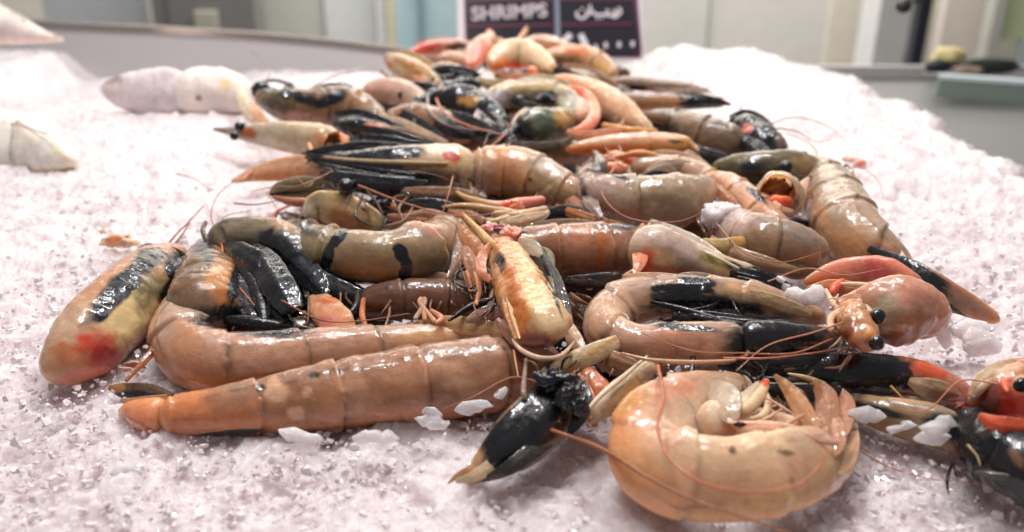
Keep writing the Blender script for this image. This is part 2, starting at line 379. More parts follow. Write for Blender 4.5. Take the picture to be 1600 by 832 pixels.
def ice_mat(name, clear=0.0, rough=.3, sss=.9, bumpd=.0014, lift=0):
    m, nt, b = nodes(name); L = nt.links.new; tc = N_(nt, 'ShaderNodeTexCoord')
    n1 = N_(nt, 'ShaderNodeTexNoise', Scale=55.0, Detail=4.0); n2 = N_(nt, 'ShaderNodeTexNoise', Scale=420.0, Detail=5.0, Roughness=.7)
    v = N_(nt, 'ShaderNodeTexVoronoi', Scale=330.0); v2 = N_(nt, 'ShaderNodeTexVoronoi', Scale=900.0)
    dn = N_(nt, 'ShaderNodeVectorMath', _operation='MULTIPLY_ADD'); L(n2.outputs['Color'], dn.inputs[0]); dn.inputs[1].default_value = (.003, .003, .003); L(tc.outputs['Object'], dn.inputs[2])
    for n in (n1, n2): L(tc.outputs['Object'], n.inputs['Vector'])
    for n in (v, v2): L(dn.outputs[0], n.inputs['Vector'])
    cr = N_(nt, 'ShaderNodeValToRGB'); cr.color_ramp.elements[0].position = .3; cr.color_ramp.elements[1].position = .68
    cr.color_ramp.elements[0].color = (.68, .59, .60, 1); cr.color_ramp.elements[1].color = (.80, .72, .735, 1)
    for e_ in cr.color_ramp.elements: e_.color = [v_+(.96-v_)*lift for v_ in e_.color[:3]]+[1]
    L(n1.outputs[0], cr.inputs[0]); L(cr.outputs[0], b.inputs['Base Color'])
    b.inputs['Subsurface Weight'].default_value = sss; b.inputs['Subsurface Radius'].default_value = (1, .85, .8); b.inputs['Subsurface Scale'].default_value = .016
    rr = N_(nt, 'ShaderNodeMapRange'); rr.inputs['To Min'].default_value = rough*.3; rr.inputs['To Max'].default_value = rough*1.8; L(n2.outputs[0], rr.inputs[0]); L(rr.outputs[0], b.inputs['Roughness'])
    b.inputs['IOR'].default_value = 1.36; b.inputs['Coat Weight'].default_value = .9; b.inputs['Coat Roughness'].default_value = .03
    h = math_(nt, 'ADD', math_(nt, 'MULTIPLY', v.outputs[0], .9), math_(nt, 'MULTIPLY', v2.outputs[0], .35)); h = math_(nt, 'ADD', h, math_(nt, 'MULTIPLY', n2.outputs[0], .7))
    bp = N_(nt, 'ShaderNodeBump', Strength=.6, Distance=bumpd); L(h, bp.inputs['Height']); L(bp.outputs[0], b.inputs['Normal']); L(bp.outputs[0], b.inputs['Coat Normal'])
    if clear: b.inputs['Transmission Weight'].default_value = clear
    return m
M['ice'] = ice_mat('crushed_ice'); M['chip'] = ice_mat('clear_ice', clear=.0, rough=.07, sss=1, bumpd=.0012, lift=.0); M['crumb'] = ice_mat('ice_crumb', clear=.0, rough=.16, sss=0, bumpd=.00001, lift=.12)
# ---------------------------------------------------------------- the setting: ice bed, tray, wall, floor
def build_ice():
    rows, cols = 760, 1150
    u = np.linspace(-.95, .95, cols)
    pyr = np.r_[np.linspace(1700, 1010, 60), np.linspace(1000, 70, rows-60)]            # finer rows near the viewer
    uu = (416-pyr)/FPX; y0 = np.clip((CAM_H-2)/np.maximum(sn-uu*cs, .02)*(cs+uu*sn), 0, 138); y0 = np.maximum.accumulate(y0)
    y0 = y0+np.arange(rows)*1e-3
    Y = np.repeat(y0, cols); Dn = Y*1.0+2; X = np.tile(u, rows)*Dn*1.05
    Z = ice_z(X, Y)
    Wx = X+.35*vnoise(np.stack([X, Y, X*0], 1), 1.1, 3); Wy = Y+.35*vnoise(np.stack([X, Y, X*0], 1), 1.1, 8)
    h1, e1 = worley(Wx, Wy, 2.3, 11); h2, e2 = worley(Wx, Wy, 1.0, 12); h3, e3 = worley(Wx, Wy, .40, 13); h4, e4 = worley(Wx, Wy, .19, 14)
    P = np.stack([X, Y, X*0], 1)
    near = 1-sst(38, 75, Y)*.35
    qx, qy = proj(np.stack([X, np.maximum(Y, 5), Z], 1))       # ice sunk under the heap, shaped to deepen the shadows in its gaps
    Lf = np.interp(qy, [100, 150, 200, 260, 330, 400, 450, 560, 640], [660, 480, 430, 480, 450, 360, 320, 260, 280]); Rt = np.interp(qy, [100, 170, 240, 320, 400, 500, 620], [920, 1080, 1190, 1260, 1350, 1400, 1400])
    dent = sst(0, 60, qx-Lf)*sst(0, 60, Rt-qx)*sst(95, 150, qy)*(1-sst(575, 620, qy)); Z = Z-1.9*dent
    Z = Z+near*(.36*h1*sst(0, .35, e1)+.28*h2*sst(0, .4, e2)+.12*h3*sst(0, .4, e3)+.05*h4*sst(0, .4, e4))+.35*fbm(P, .22, 5)+.07*fbm(P, 3.0, 6, 2)
    idx = np.arange(rows*cols).reshape(rows, cols)
    F = np.stack([idx[:-1, :-1], idx[:-1, 1:], idx[1:, 1:], idx[1:, :-1]], -1).reshape(-1, 4)
    me = bpy.data.meshes.new('ice_bed'); me.vertices.add(len(X)); me.vertices.foreach_set('co', (np.stack([X, Y, Z], 1)*CM).astype(np.float32).ravel())
    me.loops.add(F.size); me.loops.foreach_set('vertex_index', F.ravel().astype(np.int32)); me.polygons.add(len(F))
    me.polygons.foreach_set('loop_start', np.arange(0, F.size, 4, dtype=np.int32)); me.update(calc_edges=True)
    me.polygons.foreach_set('use_smooth', np.ones(len(F), bool)); me.materials.append(M['ice'])
    o = bpy.data.objects.new('ice_bed', me); COL.objects.link(o); o['kind'] = 'structure'
build_ice()
def hull_shape(k):
    import bmesh
    r = np.random.RandomState(k); bm = bmesh.new()
    for _ in range(14):
        v = r.normal(size=3); v /= np.linalg.norm(v); v *= (.75+.25*r.rand()); v[2] *= .7; bm.verts.new(v)
    bmesh.ops.convex_hull(bm, input=bm.verts)
    for v in [v for v in bm.verts if not v.link_faces]: bm.verts.remove(v)
    bm.verts.ensure_lookup_table(); bm.verts.index_update()
    bmesh.ops.recalc_face_normals(bm, faces=bm.faces)
    V = np.array([v.co[:] for v in bm.verts]); F = [[v.index for v in f.verts] for f in bm.faces]; bm.free(); c0 = V.mean(0); G = []
    for f in F:
        nn = np.cross(V[f[1]]-V[f[0]], V[f[2]]-V[f[0]]); G.append(f if nn@(V[f].mean(0)-c0) > 0 else f[::-1])
    return V, G
SH = [hull_shape(k) for k in range(8)]
def build_crumbs(n=10000):
    r = np.random.RandomState(5); VV = []; FF = []; off = 0
    for i in range(n):
        py = 850-r.rand()**.8*560; px = r.rand()*1760-80
        if r.rand() > .35+.65*((py-290)/560)**.7: continue
        D = ice_hit(px, py)
        if D > 70: continue
        p = pd(px, py, D); V, F = SH[r.randint(8)]
        s = np.array([1, 1, .8])*(.06+.15*r.rand()**2.2)*(1+.35*r.rand(3))
        a, b = r.rand(2)*6.28; ca, sa = math.cos(a), math.sin(a); cb, sb = math.cos(b), math.sin(b)
        R = np.array([[ca, -sa, 0], [sa, ca, 0], [0, 0, 1]])@np.array([[1, 0, 0], [0, cb, -sb], [0, sb, cb]])
        p = p+np.array([0, 0, .02+.22*r.rand()]); VV.append((V*s)@R.T+p); FF += [[q+off for q in f] for f in F]; off += len(V)
    o = mk('ice_crumbs', np.vstack(VV), FF, M['crumb'], smooth=False); o['kind'] = 'stuff'; o['label'] = 'loose crumbs of crushed ice strewn over the white ice bed'; o['category'] = 'ice'
build_crumbs()
def chunk(label, px, py, rx, ry, dz=.3, seed=1, rough=.22, squash=.6, sc=1.4):
    import bmesh
    r = np.random.RandomState(seed*7+1); D = depth(px, py, rx)-dz+.25; k = D/FPX; bm = bmesh.new()
    for q in range(3):      # a few fused splinters
        c = r.normal(size=3)*.33; pts = [bm.verts.new(c+(lambda v: v/np.linalg.norm(v)*(.55+.25*r.rand()))(r.normal(size=3))) for _ in range(16)]
        bmesh.ops.convex_hull(bm, input=pts)
    for v in [v for v in bm.verts if not v.link_faces]: bm.verts.remove(v)
    bmesh.ops.recalc_face_normals(bm, faces=bm.faces); bmesh.ops.bevel(bm, geom=list(bm.edges), offset=.035, segments=2, affect='EDGES', profile=.6)
    bm.verts.index_update(); V = np.array([v.co[:] for v in bm.verts]); F = [[v.index for v in f.verts] for f in bm.faces]; bm.free()
    V = V+np.stack([vnoise(V*3, 1.3, seed+z_) for z_ in range(3)], 1)*.05
    P = pd(px, py, D)+np.array([1., 0, 0])*(V[:, :1]*rx*k)+np.array([0, sn, cs])*(V[:, 1:2]*ry*k)+np.array([0, cs, -sn])*(V[:, 2:3]*min(rx, ry)*squash*k)
    o = mk('ice_chunk', P, F, M['chip'])
    a = o.modifiers.new('fuse', 'REMESH'); a.mode = 'VOXEL'; a.voxel_size = min(rx, ry)*k*.055*CM; a.use_smooth_shade = True
    a = o.modifiers.new('melt', 'SMOOTH'); a.iterations = 5; a.factor = .6
    return tag(o, label, 'ice chunk')

# tray and counter
M['steel'] = plain('brushed_steel', '#c6c2c2', .38, .3, .04, 12, True); M['rimtop'] = plain('polished_rim', '#cfc4bd', .16, .9, .02)
M['counter'] = plain('grey_counter', '#7b7a79', .45, .3, .04, 9)
t = thing('steel_tray', 'brushed steel tray wall with a bright polished rim behind the ice', 'tray', 0, 0, pos=(-30, 100, 0))
def strip(name, parent, A, B, mat):   # sheet with thickness between two polylines
    A = np.array(A, float); B = np.array(B, float); n = len(A); off = np.array([0, .6, .15])
    V = np.vstack([A, B, B+off, A+off]); F = []
    for i in range(n-1):
        for k in range(4):
            a = k*n; b = ((k+1) % 4)*n; F.append((a+i, a+i+1, b+i+1, b+i))
    F.append((0, n, 2*n, 3*n)); F.append((n-1, 4*n-1, 3*n-1, 2*n-1))
    return mk(name, V, F, mat, parent, smooth=False)
rp = [(-150, 26, 98), (0, 35, 98), (90, 41, 98), (250, 48, 98), (400, 57, 98), (520, 68, 98), (650, 84, 98), (700, 92, 98)]
top = [pd(a, b+2, d) for a, b, d in rp]; bot = [p+np.array([0, -2.5, -9]) for p in top]
strip('tray_wall', t, top, bot, M['steel'])
hi = [p+np.array([0, -.15, .55]) for p in top]; strip('rim', t, hi, [p+np.array([0, -.25, -.15]) for p in top], M['rimtop'])
t = thing('steel_counter', 'grey steel counter surface to the right of the ice bed', 'counter', 0, 0, pos=(70, 90, -4))
box('counter_top', (92, 80, -4.6), (110, 112, 1.2), M['counter'], t, bevel=.3); box('counter_front', (92, 136, -2.9), (110, 1.5, 2.2), M['steel'], t, bevel=.2)
M['glass'] = plain('green_glass', '#93a59c', .08, 0, .02); M['glassedge'] = plain('glass_edge', '#d6e2e4', .15, 0, .02)
t = thing('glass_shelf', 'greenish glass shelf with a bright front edge on the right counter', 'glass shelf', 0, 0, pos=(75, 112, 0))
A = [pd(1470, 124, 112), pd(1700, 140, 108)]; strip('front_edge', t, [p+np.array([0, 0, .55]) for p in A], A, M['glassedge'])
strip('glass_panel', t, [p+np.array([0, .1, -.02]) for p in A], [p+np.array([0, .6, -2.6]) for p in A], M['glass'])
strip('shelf_top', t, [p+np.array([0, .9, .5]) for p in A], [p+np.array([1, 7, -.3]) for p in A], M['glassedge'])
# back wall and floor
floor = box('floor', (0, 150, -91), (1400, 900, 2), plain('floor_tile', '#9a948a', .5)); floor['kind'] = 'structure'
wall = box('wall', (0, 330, 30), (1400, 10, 240), plain('wall_paint', '#c2bfb5', .6)); wall['kind'] = 'structure'
def panel(name, label, cat, x0, x1, D, col, y0=-260, y1=230, rough=.5, thick=6, **k):
    a = pd(x0, y0, D); b = pd(x1, y1, D); cx = (a[0]+b[0])/2; yy = (a[1]+b[1])/2
    yy = D*1.08
    k0 = yy/(pd(x0, 50, 1)[1]); xa = (x0-800)/FPX*k0; xb = (x1-800)/FPX*k0
    zt = CAM_H+k0*(-sn+(416-y0)/FPX*cs); zb = CAM_H+k0*(-sn+(416-y1)/FPX*cs)
    o = box(name, ((xa+xb)/2, yy+thick/2, (zt+zb)/2), (abs(xb-xa), thick, abs(zt-zb)), plain(name+'_paint', col, rough), bevel=.3, **k)
    return tag(o, label, cat)
panel('steel_cabinet', 'pale blue grey metal cabinet at far left behind the tray', 'cabinet', 75, 228, 262, '#b4b9be', rough=.3)
t = thing('dark_cabinet', 'dark grey cabinet with one pale switch plate', 'cabinet', 0, 0, pos=(-110, 262*1.04, -60))
def pbox(name, parent, x0, x1, y0, y1, yy, col, thick=6, rough=.5, metal=0):
    k0 = yy/(pd(800, (y0+y1)/2, 1)[1]); xa = (x0-800)/FPX*k0; xb = (x1-800)/FPX*k0
    za = CAM_H+yy*(-sn+(416-y0)/FPX*cs)/(cs+(416-y0)/FPX*sn); zb = CAM_H+yy*(-sn+(416-y1)/FPX*cs)/(cs+(416-y1)/FPX*sn)
    return box(name, ((xa+xb)/2, yy+thick/2, (za+zb)/2), (abs(xb-xa), thick, abs(za-zb)), plain(name+'_finish', col, rough, metal), parent, bevel=.2)
pbox('cabinet_body', t, 229, 392, -260, 200, 276, '#706f6e', 10); pbox('switch_plate', t, 304, 338, 18, 46, 274, '#a3a294', 2)
pbox('door_gap', t, 252, 254, -260, 200, 275.5, '#454443', .6)
panel('wall_panel', 'greenish grey wall panel right of the dark cabinet', 'panel', 393, 508, 270, '#b2b3ac')
panel('wall_panel', 'pale grey wall panel left of the white door post', 'panel', 509, 588, 269, '#c3c7c6')
panel('door_post', 'narrow white door post with cream edge left of the teal glass', 'post', 589, 604, 266, '#c9cccc'); panel('door_post', 'thin cream door post touching the teal glass', 'post', 605, 615, 265, '#c6c0a6')
t = thing('glass_door', 'pale teal glass door left of the price sign', 'door', 0, 0, pos=(-20, 285, -60))
pbox('pane', t, 616, 650, -260, 200, 286, '#a4bfc6', 2, .2); pbox('door_stile', t, 651, 659, -260, 200, 284.5, '#6f8a90', 4, .3); pbox('pane', t, 660, 760, -260, 200, 286, '#a2b8bf', 2, .2)
panel('wall_panel', 'wide beige grey wall panel just right of the price sign', 'panel', 960, 1105, 270, '#c6c5c0')
panel('wall_panel', 'beige wall panel above the middle of the ice ridge', 'panel', 1106, 1290, 271, '#c8c6c0'); panel('wall_panel', 'warm cream wall panel left of the grey post', 'panel', 1292, 1378, 270, '#cfcabd')
t = thing('grey_post', 'pale grey square post with a dark slot at right', 'post', 0, 0, pos=(135, 262, -60))
pbox('post_body', t, 1379, 1446, -260, 240, 262, '#c3c3c3', 14); pbox('slot', t, 1413, 1423, 80, 108, 261, '#77706c', 1)
t = thing('scale_stand', 'black upright stand with a small round knob on an arm', 'stand', 0, 0, pos=(120, 225, -4))
pbox('pole', t, 1447, 1467, -200, 118, 225, '#2b2c38', 4, .4); pbox('arm', t, 1418, 1450, -3, 4, 226, '#2b2c30', 2, .4)
o = lump('knob', t, 1412, 10, 12, 11, '#1a1a1e', mat=plain('knob_black', '#232328', .4), rough=.03, n=14)
o.data.transform(__import__('mathutils').Matrix.Identity(4))
panel('wall_panel', 'pinkish beige wall panel behind the black stand', 'panel', 1470, 1560, 272, '#c6beb7')
t = thing('window', 'pale green window at the far right edge', 'window', 0, 0, pos=(175, 285, -60))
pbox('window_frame', t, 1561, 1578, -260, 240, 280, '#b5b6b0', 6); pbox('pane', t, 1579, 1760, -260, 62, 284, '#bccaa2', 3, .2); pbox('sill_panel', t, 1579, 1760, 63, 240, 283, '#aab8be', 3, .3)
# things on the far counter
def far(name, label, cat, px, py, rx, ry, D, col, seed=1, rough=.2, squash=1):
    k = depth(px, py, rx)-D
    o = lump(name, None, px, py, rx, ry, col, dz=k, seed=seed, rough=rough, mat=plain(name+'_skin', col, .6, 0, .2, 30), squash=squash, n=20); return tag(o, label, cat)
far('yellow_cloth', 'crumpled pale yellow cloth beside the foot of the black stand', 'cloth', 1478, 92, 26, 16, 128, '#d9c98e', 3, .3)
far('dark_bag', 'low dark green bag lying on the right counter', 'bag', 1540, 104, 52, 13, 126, '#23271f', 5, .2)
far('black_weight', 'small black block under the yellow cloth', 'block', 1466, 104, 20, 11, 127, '#1d1f2c', 6, .1)
far('paper_wad', 'pale brown wad of paper before the dark bag', 'paper', 1512, 110, 22, 7, 122, '#a8937c', 7, .25)

# price sign with its writing
M['signblack'] = plain('sign_black', '#23222a', .25, 0, .03); M['signwhite'] = plain('sign_white', '#d3ccd0', .35, 0, .02); M['signpink'] = plain('sign_magenta', '#5e2c48', .3, 0, .05)
SD = 96.0
t = thing('price_sign', 'black price sign with magenta border and white lettering behind the prawns', 'sign', 0, 0, pos=pd(860, 90, SD))
def quad(name, pts, D, mat, th=.12):
    P = [pd(x, y, D) for x, y in pts]; n = len(P); b = [p+np.array([0, th, 0]) for p in P]
    F = [tuple(range(n)), tuple(range(2*n-1, n-1, -1))]+[(i, n+i, n+(i+1) % n, (i+1) % n) for i in range(n)]
    return mk(name, P+b, F, mat, t, smooth=False)
quad('sign_board', [(714, -34), (1000, -36), (1006, 96), (716, 98)], SD, M['signwhite'], .25)
quad('border', [(724, -28), (994, -30), (1003, 78), (1002, 90), (728, 90)], SD-.15, M['signpink'])
quad('black_panel', [(729, 2), (864, 1), (866, 88), (732, 88)], SD-.3, M['signblack']); quad('black_panel', [(874, 1), (989, 0), (999, 74), (997, 86), (876, 88)], SD-.3, M['signblack'])
quad('plastic_seam', [(866, -28), (873, -28), (876, 88), (869, 88)], SD-.45, plain('seam_plastic', '#7b8795', .15))
quad('magenta_line', [(732, 39), (862, 37), (862, 41), (732, 43)], SD-.42, M['signpink']); quad('magenta_line', [(876, 37), (988, 36), (988, 39), (876, 41)], SD-.42, M['signpink'])
def textobj(txt, x, y, hpx, D, sx=1.0, rot=0):
    c = bpy.data.curves.new('lettering', 'FONT'); c.body = txt; c.size = hpx*1.38*D/FPX*CM; c.extrude = .0004; c.offset = .0006
    o = bpy.data.objects.new('lettering', c); COL.objects.link(o); o.data.materials.append(M['signwhite']); o.parent = t
    p = (pd(x, y, D)-np.array(t['_o']))*CM; o.location = p; o.rotation_euler = (math.radians(90)-PITCH*.0, math.radians(rot), 0); o.scale = (sx, 1, 1)
    dg = bpy.context.evaluated_depsgraph_get(); me = bpy.data.meshes.new_from_object(o.evaluated_get(dg)); mo = bpy.data.objects.new('lettering', me); COL.objects.link(mo)
    mo.parent = t; mo.location = o.location; mo.rotation_euler = o.rotation_euler; mo.scale = o.scale; bpy.data.objects.remove(o); return mo
textobj('SHRIMPS', 737, 32, 20, SD-.5, 1.13, -3)
def stroke(pts, wd, name='lettering', D=None):
    D = D or SD-.5; P = catmull([[x, y, 0] for x, y in pts], max(8, 6*len(pts)))[:, :2]; T = np.gradient(P, axis=0); T /= np.linalg.norm(T, axis=1)[:, None]; Nn = np.stack([-T[:, 1], T[:, 0]], 1)*wd/2
    a = [pd(x, y, D) for x, y in P+Nn]; b = [pd(x, y, D) for x, y in P-Nn]; n = len(a); q = np.array([0, .1, 0])
    V = a+b+[p+q for p in a]+[p+q for p in b]; F = []
    for i in range(n-1): F += [(i, i+1, n+i+1, n+i), (2*n+i, 3*n+i, 3*n+i+1, 2*n+i+1), (i, 2*n+i, 2*n+i+1, i+1), (n+i, n+i+1, 3*n+i+1, 3*n+i)]
    return V, F
def strokes(name, lst, wd):
    V = []; F = []
    for s in lst:
        v, f = stroke(s, wd); F += [tuple(q+len(V) for q in g) for g in f]; V += v
    mk(name, V, F, M['signwhite'], t, smooth=False)
strokes('lettering', [[(966, 12), (970, 18), (964, 26), (958, 28)], [(958, 16), (963, 20), (957, 24), (950, 26)], [(948, 15), (950, 22), (940, 23), (930, 23), (926, 17)],
    [(922, 8), (922, 24)], [(917, 17), (916, 26), (908, 29), (901, 25), (903, 18)], [(908, 14), (911, 14)], [(940, 28), (943, 28)], [(932, 29), (936, 29)]], 3.6)
strokes('numeral', [[(892, 54), (884, 62), (877, 70)], [(907, 54), (912, 64), (918, 78)]], 9); strokes('numeral', [[(930, 70), (932, 76), (929, 84)]], 4)
strokes('numeral', [[(944, 71), (949, 71)], [(965, 70), (970, 70)], [(986, 69), (991, 69)]], 8.5)
# ---------------------------------------------------------------- prawns
GB = 'prawns heaped on the crushed ice'
# hidden-under prawns that fill the gaps of the heap
SEEN = [0, 2, 3, 4, 8, 12, 14, 15, 17, 19, 21, 22, 26, 28, 29, 31, 32, 33, 35, 36, 39, 40, 42, 43, 47, 54, 57, 59, 64, 65, 69, 71, 73, 74, 79, 83, 90, 91, 92, 94, 98]   # the ones the photo's gaps show
def fillers():
    r = np.random.RandomState(21)
    spots = []
    for py in range(112, 640, 42):
        half = {0: 190, 1: 250, 2: 330, 3: 400, 4: 470, 5: 520}[min(5, (py-100)//85)]
        cx = 800 if py < 500 else 860
        x = cx-half+30
        while x < cx+half-20:
            spots.append((x+r.uniform(-18, 18), py+r.uniform(-12, 12))); x += 92 if py > 250 else 78
    poly = [(300, 440), (250, 560), (300, 640), (860, 600), (1000, 610), (1180, 600), (1430, 600), (1440, 500), (1380, 400), (1300, 320), (1230, 240), (1120, 170), (960, 100), (640, 90), (590, 120), (440, 170), (450, 260), (480, 340), (340, 380)]
    def inside(x, y):
        c = False; j = len(poly)-1
        for i in range(len(poly)):
            (xi, yi), (xj, yj) = poly[i], poly[j]
            if (yi > y) != (yj > y) and x < (xj-xi)*(y-yi)/(yj-yi)+xi: c = not c
            j = i
        return c
    for i, (x, y) in enumerate([s for s in spots if inside(*s) and inside(s[0]-35, s[1]) and inside(s[0]+35, s[1])]):
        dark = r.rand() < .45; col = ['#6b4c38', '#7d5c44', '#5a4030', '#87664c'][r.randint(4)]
        k = .55+.45*(y/600); a = r.uniform(-.5, .5); ln = 62*k; bend = r.uniform(-20, 20)*k
        sgn = r.choice([-1, 1]); ca, sa = math.cos(a)*sgn, math.sin(a)*.6
        if i not in SEEN: continue
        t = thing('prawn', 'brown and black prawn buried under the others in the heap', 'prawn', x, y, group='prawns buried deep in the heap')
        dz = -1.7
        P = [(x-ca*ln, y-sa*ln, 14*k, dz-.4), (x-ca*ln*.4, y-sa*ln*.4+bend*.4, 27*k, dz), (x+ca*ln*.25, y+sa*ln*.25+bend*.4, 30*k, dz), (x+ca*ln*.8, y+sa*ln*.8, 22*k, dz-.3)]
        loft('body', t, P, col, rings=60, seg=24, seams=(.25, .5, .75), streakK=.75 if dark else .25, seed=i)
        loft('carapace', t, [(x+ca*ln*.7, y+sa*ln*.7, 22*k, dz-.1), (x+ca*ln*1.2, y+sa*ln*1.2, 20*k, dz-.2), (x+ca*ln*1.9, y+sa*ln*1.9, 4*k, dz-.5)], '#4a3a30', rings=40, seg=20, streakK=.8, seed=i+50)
fillers()

# A: severed head at far left of the front
t = thing('cut_prawn', 'severed prawn head at far left, red patch and yellow middle below a black upper edge', 'prawn head', 180, 590, 50)
loft('carapace', t, [(78, 592, 16), (98, 572, 40), (140, 532, 58), (196, 474, 57), (242, 428, 46), (276, 404, 26), (298, 397, 8)], '#b58d70', seg=56, wrinkle=.04, patches=[
    (100, 520, 60, 34, -45, '#b89f88'), (206, 492, 62, 34, -47, '#d0c498'), (236, 452, 30, 24, -45, '#6f6a4a', .5), (258, 470, 46, 7, -60, '#b0602c'), (222, 540, 50, 7, -55, '#a8562c'), (246, 528, 60, 10, -50, '#8d6a58'),
    (120, 560, 45, 20, 20, '#b9805c'), (158, 546, 22, 26, 10, '#bf4a38', .5), (134, 536, 13, 20, 30, '#c4503a', .5), (166, 560, 26, 20, 20, '#a83c38'), (150, 585, 50, 9, -5, '#c4705a'),
    (186, 452, 72, 20, -46, 'K', .3), (232, 404, 28, 17, -30, 'K', .3), (160, 484, 26, 15, -50, 'K'), (276, 412, 20, 24, -40, 'K', .6), (268, 450, 14, 30, 30, 'K', .4)])
loft('torn_flesh', t, [(238, 405, 9, 1.4), (244, 415, 15, 1.6), (250, 432, 9, 1.3)], '#94735c', wrinkle=.15, patches=[(246, 418, 6, 9, 0, '#4a3026')]); leg('torn_flesh', t, [(222, 410, 5, 1.5), (240, 406, 6, 1.6), (262, 412, 4, 1.4), (276, 408, 2, 1.2)], '#a07a60')
leg('leg', t, [(190, 415, 2, 1), (214, 398, 7, 1.2), (232, 388, 8, 1), (246, 392, 4, 1)], '#2a2220', streakK=.8)
blade('side_plate', t, [(232, 562, 3, .2), (262, 510, 9, .3), (290, 458, 12, .2), (308, 420, 7, 0), (318, 395, 2, 0)], '#9a7c6c', patches=[(268, 500, 60, 5, -58, 'K')])
hair('antenna', t, [(255, 392), (274, 368), (292, 350), (318, 322)], 2, '#8d4c3a'); hair('antenna', t, [(260, 394), (276, 378), (288, 362), (298, 342)], 2.4, '#7a4436')
# B: big bent prawn on the left
t = thing('prawn', 'large beige prawn at front left bent double with an orange brown shoulder under black legs', 'prawn', 300, 600, 50, GB)
loft('body', t, [(300, 470, 38), (286, 520, 50), (318, 562, 53), (400, 566, 50), (480, 558, 46), (560, 548, 41), (640, 540, 34), (720, 532, 25), (780, 524, 15), (806, 520, 5)], '#b3907a', seg=64, seams=(.17, .34, .5, .66, .8), seam_amp=.025, seamk=.02, wrinkle=.025, mottle=.06,
     side=(None, None), patches=[(600, 572, 260, 20, -10, '#a8794f'), (330, 596, 90, 22, 5, '#ad8260'), (430, 520, 150, 14, 0, '#b0917f'), (290, 540, 26, 50, 0, '#b08468'), (700, 520, 90, 12, -6, '#c0a07c'),
     (610, 562, 150, 2.2, -11, '#5c4030', .5), (470, 580, 60, 2, -6, '#7d5a42', .6), (400, 512, 80, 14, 8, 'K', .5), (345, 505, 50, 10, 5, 'K', .6), (790, 520, 16, 8, 0, '#c97c50')])
loft('carapace', t, [(318, 378, 10, .3), (322, 408, 34, .4), (326, 448, 52, .4), (318, 486, 56, .2), (312, 510, 40, -.2)], '#8a6a4c', seg=48, seams=(), wrinkle=.05, patches=[(345, 440, 26, 34, 20, '#b07c40'), (352, 462, 18, 22, 10, '#a8743c'), (318, 395, 18, 30, 0, 'K', .5), (300, 430, 18, 36, 15, '#6c563c'), (300, 470, 34, 30, 0, '#75604c'), (375, 430, 14, 50, 20, 'K'), (352, 490, 60, 12, 6, 'K', .3), (310, 482, 50, 5, 4, 'K', .4)])
for P in ([(283, 475, 3, 1.2), (320, 478, 8, 1.3), (370, 484, 13, 1.4), (420, 492, 14, 1.3), (455, 486, 8, 1)], [(318, 503, 2, 1.2), (350, 500, 7, 1.4), (400, 506, 12, 1.4), (450, 512, 8, 1.2), (490, 514, 2, 1)], [(332, 424, 4, 1.6), (372, 440, 9, 1.8), (402, 468, 12, 1.8), (412, 500, 9, 1.5)], [(352, 392, 4, 2), (380, 420, 10, 2), (405, 462, 15, 1.9), (414, 505, 8, 1.6)]):
    leg('leg', t, P, '#17151a', streakK=1)
leg('leg', t, [(322, 346, 3, 1.8), (317, 362, 4, 1.9), (330, 388, 5, 2), (352, 412, 5, 2), (372, 436, 4, 2), (392, 470, 4, 1.9)], '#5a4438', streakK=.55)
leg('leg', t, [(318, 378, 5, 1), (304, 398, 6, 1), (290, 424, 5, .8), (276, 458, 3, .6)], '#2c2626', streakK=.7); hair('antenna', t, [(346, 380, 2.2), (352, 412, 2.3), (372, 446, 2.3), (398, 478, 2.2)], 2.2, '#c07850')
# C: straight prawn beneath it, touching the ice
t = thing('prawn', 'straight reddish brown prawn at front left with orange tail tip, lowest on the ice', 'prawn', 500, 670, 50, GB)
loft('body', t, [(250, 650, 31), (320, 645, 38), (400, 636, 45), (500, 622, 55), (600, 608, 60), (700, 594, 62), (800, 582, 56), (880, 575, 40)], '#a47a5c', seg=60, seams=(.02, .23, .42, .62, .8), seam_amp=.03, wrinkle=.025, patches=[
    (285, 640, 46, 40, 0, '#c8895c', .6), (340, 662, 90, 16, -3, '#b8794e'), (430, 610, 18, 16, 0, '#c4a48c'), (462, 645, 12, 9, 0, '#c8ab94'), (480, 612, 9, 6, -30, '#c4a48c'), (545, 600, 22, 12, 0, '#bb9880', .6), (560, 635, 30, 14, 0, '#b59078', .8), (620, 645, 40, 12, 0, '#b07c58'), (650, 580, 40, 18, 0, '#b08a70', .8), (720, 600, 24, 14, 0, '#bd9c84', .6), (700, 570, 20, 10, 0, '#bd9c84', .6),
    (355, 678, 58, 6, -5, 'K', .3), (408, 606, 8, 5, 0, '#3a2c24'), (490, 588, 8, 5, 0, '#4a3a2c'), (540, 668, 100, 4, -6, '#7a4c38')], seamcol='#8a5c42')
loft('tail_spine', t, [(186, 642, 3), (205, 642, 17), (232, 648, 27), (262, 652, 30)], '#cf9066', wrinkle=.04, patches=[(215, 660, 30, 3, 28, '#a05c38')]); blade('tail_fan', t, [(170, 606, 4, -.2), (196, 611, 13, -.1), (232, 617, 17, 0), (268, 624, 10, .1)], '#57432f', squash=.35, patches=[(220, 622, 44, 12, 6, 'K'), (184, 606, 14, 8, 10, '#94704c')])
blade('tail_fan', t, [(188, 626, 3, .1), (220, 630, 10, .1), (262, 626, 10, .1)], '#b0805c')
